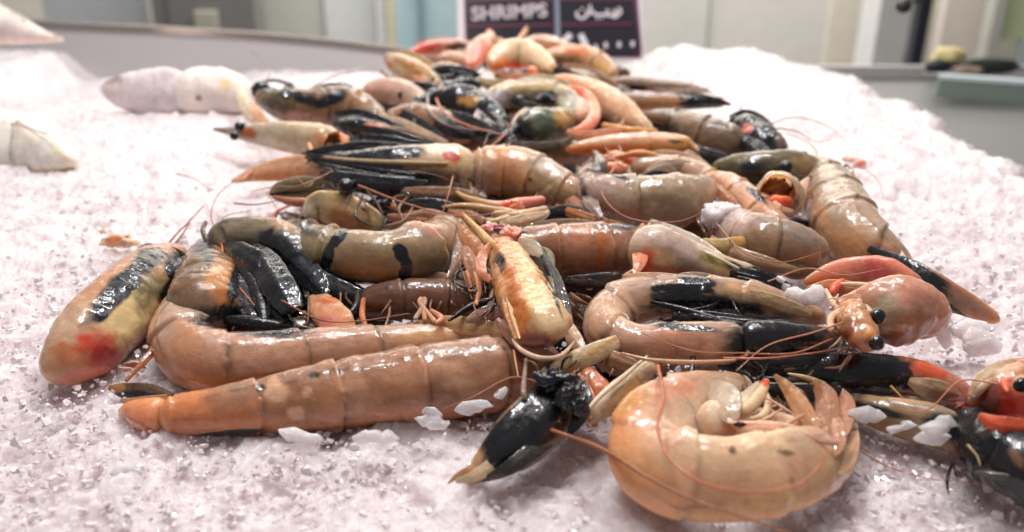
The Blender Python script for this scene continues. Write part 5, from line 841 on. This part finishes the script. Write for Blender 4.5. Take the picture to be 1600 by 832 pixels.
# legs in the gaps belong to the prawn beside them
def T(sub): return [o for o in bpy.data.objects if o.get('label') and sub in o['label']][0]
for sub, x, y, a, n, ln, c, r, dz in [
    ('glossy black prawn head with a marbled', 478, 440, 60, 5, 60, 'K', 4, 1.6), ('glossy black prawn head with a marbled', 540, 440, 100, 4, 55, '#3a2a24', 3, 1.6), ('glossy black prawn head with a marbled', 330, 380, 60, 4, 50, 'K', 3, 1.8),
    ('dark brown prawn in the shaded hollow', 620, 455, 70, 5, 55, '#8c6450', 3, 1.8), ('dark brown prawn in the shaded hollow', 700, 455, 110, 5, 50, '#6c4434', 3, 2),
    ('upright severed prawn head', 760, 430, 120, 6, 60, '#2c1a14', 3, 3.2), ('upright severed prawn head', 770, 460, 110, 5, 50, '#9c6444', 3, 3.4), ('upright severed prawn head', 872, 470, 60, 5, 60, 'K', 3, 2.6), ('upright severed prawn head', 760, 360, 200, 5, 45, '#6c4030', 3, 3.8),
    ('crushed black prawn head squeezed', 700, 325, 10, 6, 70, '#3c2a20', 3, 2.6), ('crushed black prawn head squeezed', 620, 318, 190, 5, 55, 'K', 3, 2.4), ('torn bundle', 720, 322, 20, 5, 70, '#a88a68', 3, 3.4), ('torn bundle', 800, 340, 30, 4, 50, '#c49a84', 3, 3.4),
    ('folded in a U', 1140, 570, 15, 7, 90, 'K', 3, 3), ('folded in a U', 1070, 488, 15, 6, 90, 'K', 4, 3.3), ('folded in a U', 935, 545, 120, 4, 40, '#a07458', 3, 2.6),
    ('long coal black', 1180, 590, 20, 6, 90, 'K', 4, 2.4), ('long coal black', 1215, 600, 25, 5, 70, '#5c4834', 3, 2.4), ('reddish brown prawn body', 1000, 440, 170, 5, 60, '#6c4634', 3, 1.6), ('reddish brown prawn body', 900, 445, 20, 6, 60, '#4c2c20', 3, 1.2),
    ('clear grey curled', 915, 330, 60, 5, 45, '#a07c68', 3, 2.6), ('long straight prawn across', 560, 290, 160, 6, 60, 'K', 3, 3.6), ('long straight prawn across', 640, 300, 170, 5, 60, '#6c503c', 3, 3.6), ('long straight prawn across', 500, 262, 175, 5, 45, 'K', 3, 3),
    ('curled prawn at top centre', 800, 215, 120, 6, 36, '#7c6450', 3, 4), ('curled prawn at top centre', 780, 190, 80, 5, 34, 'K', 3, 3.8), ('jet black', 680, 150, 200, 6, 55, 'K', 3, 2.8), ('jet black', 700, 115, 190, 4, 40, '#2c2820', 2, 2.6),
    ('dark brown prawn with black crown', 450, 185, 80, 5, 30, '#4c382c', 2.5, 1.6), ('crushed black head and pink', 1180, 200, -60, 7, 26, 'K', 2.5, 2.8), ('crushed black head and pink', 1140, 250, 160, 5, 50, '#4c3c30', 3, 1.8), ('open pink shell ring', 950, 200, 20, 5, 60, '#b48c6c', 3, 3.4),
    ('empty cream prawn shell', 1140, 440, 40, 6, 60, 'K', 3, 3.2), ('thick grey brown', 1100, 380, 200, 4, 40, '#6c4c3c', 3, 2.6), ('peach prawn head facing', 1318, 500, 180, 5, 40, '#d0a890', 3, 5), ('peach prawn head facing', 1330, 545, 160, 4, 45, '#7c4c38', 3, 4.4),
    ('black leaf shaped', 850, 585, -120, 4, 36, 'K', 3, 4), ('black leaf shaped', 890, 590, -40, 5, 40, 'K', 3, 4), ('cream edged prawn', 930, 640, 60, 4, 36, '#9c6444', 3, 3), ('largest translucent', 1170, 662, -15, 6, 60, '#d0a68c', 4, 3.9), ('largest translucent', 1200, 690, 0, 5, 70, '#cc9474', 4, 3.8),
    ('hollow peach', 520, 240, 20, 4, 40, '#a86c44', 3, 2.4), ('olive prawn head', 1320, 280, -10, 5, 34, '#9c8474', 2, 1.8), ('scarlet and cream', 1520, 640, 110, 5, 50, '#8c4434', 4, 2.4), ('shiny black prawn leaving', 1500, 720, 60, 4, 50, 'K', 4, 2)]:
    fringe(T(sub), x, y, a, n, ln, c, r, dz=dz, seed=len(sub)+n)
# broken shell plates, fins and crumpled black plates, each part of the prawn it hangs on
def flap(sub, pts, col, K=0, name='shell_flap', mat='fin', w_=.22, rd=.14, sq=.2):
    blade(name, T(sub), pts, col, streakK=K, mat=M[mat], wrinkle=w_, ridge=rd, squash=sq, seed=int(pts[0][0]))
for a in [
    ('glossy black prawn head with', [(430, 392, 10, 1.8), (462, 410, 24, 2.1), (492, 440, 20, 1.9), (510, 462, 8, 1.6)], '#1c1a1c', 1), ('glossy black prawn head with', [(470, 436, 12, 1.3), (510, 452, 22, 1.5), (556, 464, 16, 1.4), (590, 470, 6, 1.2)], '#201c1c', 1),
    ('glossy black prawn head with', [(350, 404, 6, 2.2), (366, 440, 14, 2.1), (384, 474, 16, 1.9), (400, 506, 8, 1.5)], '#2a2422', .8), ('glossy black prawn head with', [(400, 452, 8, 1.9), (420, 480, 15, 1.7), (446, 504, 10, 1.5)], '#17161a', 1),
    ('long straight prawn across', [(478, 240, 4, 3.2), (520, 238, 12, 3.5), (575, 236, 16, 3.7), (640, 236, 10, 3.6)], '#1a1819', 1), ('long straight prawn across', [(500, 270, 4, 3.3), (550, 284, 14, 3.6), (610, 292, 16, 3.6), (670, 290, 8, 3.6)], '#201d1a', .9),
    ('long straight prawn across', [(620, 298, 5, 3), (668, 304, 12, 3.3), (716, 306, 12, 3.2), (760, 312, 4, 3)], '#8a6c5a', .2),
    ('crushed black prawn head', [(620, 326, 6, 2.4), (660, 324, 15, 2.6), (705, 330, 14, 2.6), (745, 338, 6, 2.3)], '#191617', 1), ('crushed black prawn head', [(840, 340, 8, 2), (880, 334, 14, 2.1), (915, 342, 14, 2), (950, 352, 5, 1.8)], '#1b1715', .9), ('crushed black prawn head', [(868, 322, 4, 2.4), (900, 336, 9, 2.5), (940, 348, 8, 2.4), (985, 354, 3, 2.2)], '#b0703c', 0),
    ('torn bundle', [(700, 330, 4, 3.2), (730, 342, 12, 3.3), (756, 350, 10, 3.2)], '#a87858', .2), ('torn bundle', [(780, 352, 5, 3.4), (812, 348, 12, 3.5), (846, 338, 8, 3.5), (858, 330, 3, 3.4)], '#cbb79a', 0),
    ('upright severed', [(722, 352, 6, 3.5), (732, 384, 16, 3.5), (742, 420, 14, 3.4), (752, 448, 4, 3.2)], '#94603c', .15), ('upright severed', [(830, 392, 6, 4.4), (858, 424, 12, 4.2), (876, 466, 12, 4), (892, 510, 5, 3.6)], '#6c6450', .6), ('upright severed', [(776, 500, 5, 3.9), (800, 522, 13, 4.1), (832, 548, 12, 4), (866, 556, 4, 3.7)], '#9c6c5c', 0), ('upright severed', [(884, 500, 6, 3.7), (896, 528, 13, 3.7), (912, 552, 8, 3.4)], '#b89c84', 0),
    ('dark brown prawn in the shaded', [(600, 448, 4, 1.4), (640, 440, 13, 1.6), (690, 440, 14, 1.6), (730, 452, 5, 1.4)], '#8c6c58', .15), ('reddish brown prawn body', [(880, 440, 8, 1.1), (930, 446, 20, 1.2), (975, 444, 18, 1.2), (1010, 436, 8, 1)], '#4c3020', .6), ('reddish brown prawn body', [(868, 452, 6, .8), (890, 480, 18, .9), (920, 500, 18, .9), (930, 530, 8, .9)], '#5c3c28', .5),
    ('empty cream prawn shell', [(1006, 350, 4, 4.4), (998, 376, 12, 4.6), (1000, 404, 12, 4.6), (992, 430, 4, 4.2)], '#cf8460', 0), ('empty cream prawn shell', [(1016, 346, 4, 4.2), (1054, 366, 12, 4.5), (1100, 390, 12, 4.4), (1140, 412, 4, 4)], '#c4bcb4', 0), ('empty cream prawn shell', [(1136, 424, 8, 3.4), (1176, 436, 16, 3.3), (1220, 450, 8, 2.8)], '#1c1a1a', 1),
    ('folded in a U', [(1040, 440, 5, 3.9), (1075, 436, 11, 4), (1110, 440, 11, 3.9), (1130, 452, 4, 3.6)], '#a8988c', .3), ('folded in a U', [(1050, 494, 6, 3.3), (1100, 500, 14, 3.5), (1160, 508, 14, 3.4), (1210, 512, 5, 3)], '#17151a', 1), ('folded in a U', [(1170, 506, 5, 3.8), (1220, 510, 10, 3.8), (1270, 516, 9, 3.6), (1310, 526, 3, 3.2)], '#3a3632', .7),
    ('folded in a U', [(920, 540, 6, 2.8), (946, 556, 13, 2.9), (985, 570, 11, 2.8), (1010, 576, 4, 2.6)], '#9c7858', .1), ('long coal black', [(1150, 560, 8, 2.6), (1210, 566, 15, 2.7), (1280, 566, 14, 2.5), (1340, 562, 5, 2.2)], '#1a1719', 1), ('long coal black', [(1180, 602, 6, 2.3), (1230, 614, 14, 2.4), (1290, 616, 14, 2.2), (1330, 612, 5, 2)], '#16141a', 1),
    ('long coal black', [(1420, 596, 6, 2.2), (1446, 606, 16, 2.3), (1476, 612, 14, 2.1), (1500, 618, 4, 1.8)], '#a08870', 0), ('thick grey brown', [(1100, 330, 6, 2.4), (1126, 344, 15, 2.6), (1150, 362, 13, 2.6), (1170, 372, 4, 2.5)], '#baa8a0', 0), ('thick grey brown', [(1215, 420, 6, 1.8), (1245, 424, 14, 1.8), (1280, 420, 6, 1.6)], '#7c6450', .2),
    ('clear grey curled', [(905, 262, 4, 3.2), (916, 290, 11, 3.3), (924, 318, 12, 3.3), (940, 342, 4, 3)], '#8c7c74', .25), ('clear grey curled', [(880, 300, 5, 2), (900, 322, 12, 2.1), (930, 344, 12, 2), (966, 356, 4, 1.9)], '#a0745c', 0), ('beige prawn tail curving', [(1000, 250, 5, 2), (1036, 246, 12, 2.2), (1080, 252, 10, 2.1), (1110, 264, 4, 2)], '#b89c80', 0),
    ('slim orange', [(1118, 290, 5, 3), (1142, 314, 12, 3.3), (1170, 338, 12, 3.5), (1204, 362, 4, 3.5)], '#a06848', 0), ('round orange pink', [(1186, 288, 4, 4.2), (1196, 312, 10, 4.5), (1214, 330, 12, 4.5), (1240, 332, 4, 4.2)], '#dcb094', 0), ('olive prawn head', [(1190, 286, 6, 2.4), (1215, 290, 12, 2.6), (1250, 284, 10, 2.5), (1280, 280, 4, 2.2)], '#5c5644', .6), ('olive prawn head', [(1280, 262, 4, 1.9), (1308, 272, 10, 1.9), (1336, 290, 9, 1.6), (1352, 306, 3, 1.3)], '#b09c8c', 0),
    ('crushed black head and pink', [(1140, 186, 6, 2.6), (1164, 184, 13, 2.8), (1190, 196, 13, 2.8), (1214, 216, 5, 2.5)], '#1c181c', 1), ('crushed black head and pink', [(1190, 210, 5, 2.8), (1212, 222, 13, 2.8), (1226, 244, 9, 2.6), (1232, 262, 3, 2.3)], '#2c282c', .8), ('crushed black head and pink', [(1040, 228, 6, 1.4), (1080, 240, 14, 1.5), (1124, 250, 12, 1.4), (1150, 256, 4, 1.3)], '#3c2e26', .7),
    ('curled prawn at top centre', [(790, 224, 6, 3.8), (820, 232, 10, 3.9), (866, 230, 9, 3.8), (896, 216, 3, 3.5)], '#5c5240', .5), ('curled prawn at top centre', [(752, 180, 4, 3.8), (764, 196, 9, 3.9), (784, 210, 8, 3.9), (800, 222, 3, 3.8)], '#1a1716', 1), ('open pink shell', [(940, 150, 5, 3.6), (972, 170, 12, 3.7), (1000, 192, 10, 3.5), (1024, 208, 3, 3.1)], '#c8ac8c', 0), ('open pink shell', [(886, 206, 5, 3.5), (912, 214, 9, 3.7), (950, 210, 9, 3.7), (990, 204, 4, 3.4)], '#cc8c6c', 0),
    ('jet black', [(650, 160, 4, 2.8), (676, 180, 13, 3), (704, 202, 13, 3), (740, 214, 5, 2.8)], '#1e1a1a', 1), ('jet black', [(748, 126, 5, 2.8), (772, 134, 10, 3), (800, 132, 7, 2.9)], '#a89878', .2), ('dark brown prawn with black crown', [(470, 150, 5, 1.9), (500, 144, 11, 2), (536, 140, 10, 2), (560, 150, 4, 1.8)], '#2c2628', .8), ('dark brown prawn with black crown', [(560, 150, 5, 1.8), (580, 166, 11, 1.9), (598, 186, 9, 1.8), (612, 200, 3, 1.6)], '#a08468', 0),
    ('flattened black', [(560, 214, 5, 2.6), (600, 222, 11, 2.8), (650, 228, 8, 2.7), (690, 228, 3, 2.6)], '#17151a', 1), ('ribbed orange fan', [(604, 96, 4, 1.9), (632, 112, 11, 2.1), (664, 134, 12, 2.2), (690, 156, 5, 2)], '#b8794c', 0), ('ribbed orange fan', [(640, 150, 5, 1.8), (664, 142, 11, 2), (694, 136, 10, 2), (720, 130, 4, 1.9)], '#9c6c48', .1),
    ('rounded cream dome', [(772, 118, 4, 3.2), (800, 124, 8, 3.4), (840, 122, 7, 3.3), (870, 126, 3, 2.9)], '#b87850', .1), ('red pink pointed', [(764, 58, 3, 2.2), (784, 70, 9, 2.4), (800, 88, 7, 2.5)], '#c49c7c', 0), ('orange brown prawn back', [(880, 104, 5, 2.2), (910, 112, 10, 2.4), (940, 122, 8, 2.3), (966, 134, 3, 2)], '#98785c', .3), ('red edged', [(690, 84, 5, 1.6), (716, 90, 9, 1.8), (744, 92, 6, 1.7)], '#caa488', 0),
    ('cream edged prawn', [(880, 570, 5, 3), (905, 600, 13, 3), (925, 640, 11, 2.6), (930, 668, 4, 2)], '#c07c54', 0), ('black leaf shaped', [(900, 590, 6, 3.6), (912, 620, 14, 3.5), (905, 652, 12, 3.2), (888, 680, 4, 2.6)], '#1b1a1a', 1), ('black leaf shaped', [(846, 590, 6, 4), (868, 604, 14, 4.2), (894, 622, 13, 4), (916, 642, 5, 3.4)], '#22201e', 1),
    ('peach prawn head facing', [(1300, 480, 4, 4.6), (1325, 470, 10, 4.9), (1352, 470, 8, 5)], '#cfa084', 0), ('red pink pointed prawn shell', [(1262, 452, 5, 2.8), (1296, 450, 13, 3.1), (1330, 452, 12, 3.2), (1362, 460, 4, 3.1)], '#c8845c', 0),
    ('scarlet and cream', [(1530, 650, 6, 4), (1560, 664, 14, 4.3), (1600, 668, 14, 4.4), (1650, 662, 6, 4.2)], '#c8502c', 0), ('scarlet and cream', [(1516, 620, 5, 3.4), (1540, 592, 13, 4.2), (1576, 574, 13, 4.4), (1630, 566, 6, 4.4)], '#cbb498', 0), ('severed prawn head at far left', [(286, 470, 4, .8), (300, 440, 9, .8), (314, 408, 7, .6), (322, 380, 2, .4)], '#3a302c', .8),
    ('largest translucent', [(1186, 598, 4, 3.2), (1170, 620, 12, 3.5), (1150, 640, 12, 3.6), (1140, 662, 4, 3.7)], '#d8ccb8', 0), ('largest translucent', [(1150, 672, 5, 4), (1200, 676, 10, 4.2), (1260, 686, 8, 4.1), (1310, 694, 3, 3.7)], '#d4a68a', 0), ('largest translucent', [(1296, 640, 5, 2.9), (1304, 664, 14, 3.2), (1308, 692, 13, 3.2), (1300, 716, 4, 3.2)], '#b8886c', 0)]:
    flap(*a[:4])
for a in [('jet black', [(622, 150, 4, 2.6), (650, 140, 12, 2.8), (690, 150, 12, 2.9), (716, 168, 5, 2.8)], '#1a181a', 1), ('jet black', [(690, 176, 6, 3.4), (720, 190, 14, 3.5), (756, 204, 12, 3.4), (786, 220, 4, 3.2)], '#17161c', 1),
    ('jet black', [(660, 118, 3, 2.6), (690, 110, 8, 2.8), (726, 112, 7, 2.8), (750, 118, 3, 2.7)], '#201e1a', .9), ('brown prawn body between', [(600, 176, 5, 2), (630, 184, 12, 2.2), (664, 200, 10, 2.1), (690, 214, 3, 2)], '#221e1c', .9),
    ('flattened black', [(524, 178, 4, 2.2), (560, 182, 12, 2.5), (600, 196, 12, 2.6), (636, 210, 4, 2.5)], '#15151a', 1), ('flattened black', [(560, 190, 3, 3), (590, 200, 5, 3.1), (640, 206, 5, 3), (668, 216, 2, 2.8)], '#b09478', 0),
    ('curled prawn at top centre', [(764, 196, 5, 3.6), (780, 206, 13, 3.8), (800, 224, 10, 3.8), (812, 236, 4, 3.6)], '#141214', 1), ('curled prawn at top centre', [(808, 160, 4, 4.3), (826, 168, 10, 4.4), (846, 176, 8, 4.3), (862, 186, 3, 4.1)], '#1b1814', 1), ('curled prawn at top centre', [(800, 132, 3, 3.9), (836, 124, 7, 4), (876, 128, 6, 3.9), (900, 140, 2, 3.7)], '#b8a88c', 0),
    ('crushed black head and pink', [(1150, 214, 5, 3), (1178, 232, 15, 3.2), (1200, 252, 13, 3.1), (1214, 268, 5, 2.8)], '#16161c', 1), ('crushed black head and pink', [(1150, 196, 4, 3), (1172, 190, 10, 3.1), (1200, 204, 10, 3), (1220, 224, 3, 2.8)], '#181418', 1),
    ('dark brown prawn with black crown', [(400, 136, 4, 1.9), (424, 148, 11, 2.1), (456, 160, 9, 2.1), (486, 168, 3, 2)], '#1e1a1e', 1), ('dark brown prawn with black crown', [(508, 150, 3, 2.1), (530, 150, 8, 2.2), (556, 158, 8, 2.2), (572, 172, 3, 2)], '#2a2220', .9),
    ('orange brown prawn back', [(850, 108, 4, 2.4), (880, 116, 9, 2.6), (914, 126, 8, 2.6), (950, 136, 3, 2.3)], '#2a241e', .8), ('ribbed orange fan', [(660, 94, 3, 2), (690, 100, 8, 2.2), (720, 112, 8, 2.2), (746, 122, 3, 2)], '#8a5c40', .2), ('red edged', [(650, 70, 3, 1.4), (680, 66, 6, 1.6), (716, 66, 6, 1.6), (744, 70, 2, 1.4)], '#c88468', 0),
    ('thin straight prawn pointing right', [(1040, 150, 3, 1.8), (1080, 152, 7, 1.9), (1118, 158, 6, 1.8), (1142, 164, 2, 1.6)], '#1c1816', 1), ('open pink shell', [(996, 176, 3, 3), (1030, 186, 8, 3), (1066, 190, 7, 2.8), (1090, 196, 3, 2.5)], '#8a6c50', .4), ('long translucent orange', [(1030, 214, 3, 3.4), (1056, 218, 6, 3.5), (1080, 226, 5, 3.4), (1092, 236, 2, 3.1)], '#b88c5c', .1),
    ('thick grey brown', [(1110, 372, 5, 2.9), (1150, 398, 13, 3.2), (1200, 414, 12, 3.1), (1250, 424, 4, 2.7)], '#a08468', 0), ('beige prawn running', [(1280, 270, 4, 2), (1310, 286, 12, 2.1), (1336, 310, 12, 1.9), (1350, 340, 4, 1.6)], '#9c8c7c', .1), ('beige prawn running', [(1350, 360, 4, 2.2), (1376, 376, 10, 2.1), (1404, 400, 9, 1.8), (1420, 424, 3, 1.3)], '#c0a084', 0),
    ('reddish brown prawn body', [(820, 356, 4, 3), (860, 352, 9, 3.2), (910, 352, 9, 3.2), (960, 358, 3, 3)], '#8a7868', .3), ('plump curled', [(700, 352, 4, 3.4), (716, 380, 10, 3.4), (714, 410, 9, 3.2), (698, 436, 3, 3)], '#7c5c44', .3), ('plump curled', [(640, 336, 3, 3.4), (672, 334, 8, 3.5), (704, 348, 8, 3.4), (718, 370, 3, 3.2)], '#b08c78', 0)]:
    flap(*a[:4])
for a in [('severed prawn head at far left', [(214, 410, 4, 1.6), (236, 398, 12, 1.8), (264, 396, 12, 1.7), (290, 400, 4, 1.3)], '#242022', .9), ('severed prawn head at far left', [(252, 440, 4, 1.8), (270, 424, 12, 1.9), (288, 410, 10, 1.7), (304, 396, 3, 1.4)], '#34352a', .7), ('severed prawn head at far left', [(150, 476, 4, 1.6), (186, 446, 8, 1.8), (220, 420, 8, 1.7), (240, 402, 3, 1.5)], '#4c3a34', .8),
    ('severed prawn head at far left', [(196, 596, 3, .9), (236, 552, 6, 1.1), (268, 502, 6, 1.1), (292, 452, 3, .9)], '#a06038', .1), 
    ('upright severed', [(776, 410, 4, 5), (790, 448, 10, 5.3), (800, 490, 12, 5.3), (808, 530, 4, 5)], '#b87840', .05), ('upright severed', [(812, 400, 4, 5), (838, 436, 12, 5.2), (862, 480, 14, 5.1), (884, 524, 5, 4.7)], '#c9b998', .1)]:
    flap(*a[:4])
# more feelers, each on its own prawn
for sub, pts, r, c in [('black crown', [(470, 150, 2), (520, 120, 2), (580, 110, 1.6), (640, 118, 1.6)], 1.3, '#8c6c58'), ('curled prawn at top centre', [(800, 200, 4.4), (760, 232, 4.6), (700, 240, 4.4), (640, 232, 4)], 1.6, '#b8785c'),
    ('long straight prawn across', [(560, 290, 5), (640, 320, 5), (720, 338, 4.6), (800, 330, 4.4)], 1.8, '#a05c40'), ('long straight prawn across', [(520, 268, 4.4), (470, 290, 3.6), (430, 292, 2), (390, 300, 1)], 1.5, '#8c5c4c'),
    ('crushed black head and pink', [(1190, 200, 3), (1240, 184, 2), (1290, 196, .8), (1320, 220, .2)], 1.3, '#8c6a60'), ('olive prawn head', [(1300, 274, 2), (1340, 262, 1), (1370, 280, .4), (1380, 310, .2)], 1.3, '#a08470'),
    ('glossy black prawn head', [(350, 380, 2.6), (330, 340, 1.4), (340, 306, .6), (362, 286, .2)], 1.5, '#8c4a3a'), ('glossy black prawn head', [(440, 470, 3.4), (500, 500, 3.6), (560, 502, 3.6), (640, 490, 3.4)], 1.8, '#7c4a38'),
    ('folded in a U', [(1300, 530, 4.4), (1240, 552, 5), (1160, 552, 5.2), (1080, 548, 5.4), (1000, 520, 5.2)], 1.7, '#a8604a'), ('peach prawn head facing', [(1330, 500, 5.6), (1270, 520, 5.6), (1200, 540, 5.4), (1150, 580, 4.8)], 1.8, '#c07c60'),
    ('empty cream prawn shell', [(1200, 440, 3.6), (1260, 420, 3), (1320, 430, 3.6), (1380, 420, 3.4)], 1.5, '#b87c64'), ('thick grey brown', [(1120, 350, 4), (1160, 392, 4.4), (1220, 410, 4.2), (1290, 392, 3.4)], 1.4, '#a87058'),
    ('clear grey curled', [(960, 262, 4), (940, 300, 4.6), (980, 340, 4.8), (1060, 346, 4.6), (1120, 320, 4)], 1.5, '#a8705c'), ('scarlet and cream', [(1560, 600, 5), (1500, 596, 4), (1450, 640, 3.6), (1400, 640, 3)], 1.6, '#b8684c'),
    ('severed prawn head at far left', [(290, 410, 2), (330, 380, 2), (350, 340, 1.4), (392, 330, 1)], 1.4, '#7c4438'), ('black leaf shaped', [(850, 600, 4.6), (800, 590, 4.2), (740, 620, 4), (690, 640, 3.4)], 1.6, '#a05c44')]:
    hair('antenna', T(sub), pts, r, c)
# lone feelers on the ice
def lone(label, pts, r=2.4, c='#9a6048'):
    o = hair('feeler', None, pts, r, c); tag(o, label, 'feeler')
lone('long brown feeler crossing below the largest prawn at the bottom', [(900, 684, 2.2), (948, 706, 3.2), (1010, 745, 4.4), (1080, 780, 4.6), (1150, 805, 4.2), (1260, 842, 3)], 4.4, '#8c5c40')
lone('thin pink feeler lying over the ice at lower right', [(1338, 700, .2), (1390, 730, .2), (1450, 748, .2), (1500, 752, .2), (1560, 760, .2)], 1.7, '#c08878')
lone('faint feeler on the ice left of the pale orange flap', [(276, 272, .1), (304, 280, .1), (326, 296, .1)], 1.3, '#8c6c68')
lone('rusty feeler in front of the black leaf shaped head', [(862, 672, 4), (885, 680, 4.2), (925, 694, 4), (960, 712, 3.8)], 3, '#a05c3c')
# ice on and in the heap
chunk('rounded clear ice lump leaning at the end of the long dark shell blade', 1478, 520, 26, 26, 1.6, 3)
chunk('large frosty ice piece right of the rounded clear lump', 1532, 530, 48, 34, .8, 4, .3, .6, 2)
chunk('flat grey ice slab lying over the olive brown prawn', 1462, 672, 44, 24, 3, 5, .22, .4); chunk('thin ice slab at the right of the largest prawn', 1360, 645, 36, 20, 2.4, 6, .3, .4, 2)
chunk('ragged ice piece between the two slabs at lower right', 1412, 672, 24, 12, 2, 7, .4, .6, 2.4); chunk('pinkish ice wad stuck between cream shell and peach head', 1266, 462, 34, 28, 3.4, 8, .35, .7, 2.5)
chunk('small ice knob under the pointed end of the cream shell', 1222, 440, 14, 10, 3.4, 9, .35, .7, 2)
chunk('small round ice bump right of the straight reddish prawn', 782, 612, 16, 13, 2.6, 10, .25, .8); chunk('ice bump piled against the straight reddish prawn', 740, 634, 34, 18, 1.5, 11, .4, .6, 2.6); chunk('low ice bump under the belly of the straight reddish prawn', 670, 658, 40, 16, 1.2, 12, .4, .6, 2.6); chunk('clear ice bump before the middle of the straight reddish prawn', 585, 682, 28, 18, 1.3, 13, .35, .6, 2.2)
chunk('wide ice bump before the tail of the straight reddish prawn', 460, 692, 46, 18, 1.0, 14, .35, .6, 2.2)
chunk('big smooth ice lump at the front left', 196, 742, 30, 34, -.5, 15, .12, .6, 1)
# pale things half sunk in the ice, left
t = thing('squid', 'pale lilac and cream squid half sunk in the ice at upper left', 'squid', 270, 130, 20)
loft('mantle', t, [(158, 138, 9, -3), (195, 144, 28, -3.6), (245, 146, 38, -4), (305, 146, 38, -4)], '#cfd0dc', mat=M['fish'], squash=.6, wrinkle=.05, patches=[(170, 122, 20, 10, 0, '#9c9499')]); loft('head', t, [(270, 150, 34, -4), (320, 146, 40, -4), (358, 148, 38, -4), (390, 154, 18, -3.4)], '#dddde0', mat=M['fish'], patches=[(352, 134, 10, 7, 0, '#dccf9c', .6), (310, 152, 7, 3, 0, '#6c6670')])
t = thing('fish', 'pale greenish fish half sunk in the ice at the left edge', 'fish', 50, 210, 20)
loft('body', t, [(-60, 232, 50, -4), (0, 232, 60, -4), (50, 236, 52, -4), (90, 246, 30, -3), (118, 252, 8, -2)], '#dbe3e4', mat=M['fish'], wrinkle=.04, patches=[(52, 219, 3, 2, 0, '#6c6c70'), (92, 240, 16, 5, 40, '#ced0bc')]); hair('barbel', t, [(-10, 172, 1.6), (22, 188, 1.8), (60, 206, 1.6), (92, 209, 1.2)], 1.6, '#94888c'); hair('barbel', t, [(-10, 192, 1.7), (30, 196, 1.8), (66, 216, 1.6), (84, 230, 1)], 1.5, '#a8989c')
t = thing('fish', 'white fish tail resting on the tray edge at the far upper left', 'fish', 40, 60, 20)
loft('body', t, [(-90, 20, 40, 1), (-30, 32, 36, 1), (20, 44, 25, 1), (62, 56, 12, 1), (98, 62, 3, 1)], '#e2e2ea', mat=M['fish'], wrinkle=.03, depthfix=None, patches=[(50, 30, 60, 7, 28, '#8c7c78', .4)])
def smear(label, pts, cat='scrap'):
    t = thing('flesh_scrap', label, cat, pts[0][0], pts[0][1], 5)
    for i, (x, y, rx, ry, c) in enumerate(pts): lump('scrap_piece', t, x, y, rx, ry, c, dz=.0, seed=i+3, rough=.45, sc=2, squash=.5)
smear('small tan scrap of flesh on the ice left of the heap', [(184, 376, 20, 11, '#c39c84'), (204, 380, 12, 6, '#cdaa90'), (160, 362, 5, 4, '#c9a898')])
smear('tiny pink scrap on the ice right of the olive head', [(1345, 256, 9, 7, '#c88c90'), (1330, 250, 12, 5, '#c9a4a8')])
smear('dark pink scrap of flesh on ice by the severed left head', [(212, 570, 16, 6, '#7c4c44'), (196, 578, 10, 4, '#94645c')])

# eyes, feelers and spines are sub-parts of the head shell they grow from
for o in list(bpy.data.objects):
    if o.parent is None and o.get('_o') is not None:
        cp = [c for c in o.children if c.name.split('.')[0] == 'carapace']
        if cp:
            for c in o.children:
                if c.name.split('.')[0] in ('eye', 'eye_stalk', 'antenna', 'rostrum', 'scale_plate', 'spine', 'mouth', 'rim', 'ridge', 'torn_flesh'): c.parent = cp[0]
for o in bpy.data.objects:
    if '_o' in o: del o['_o']
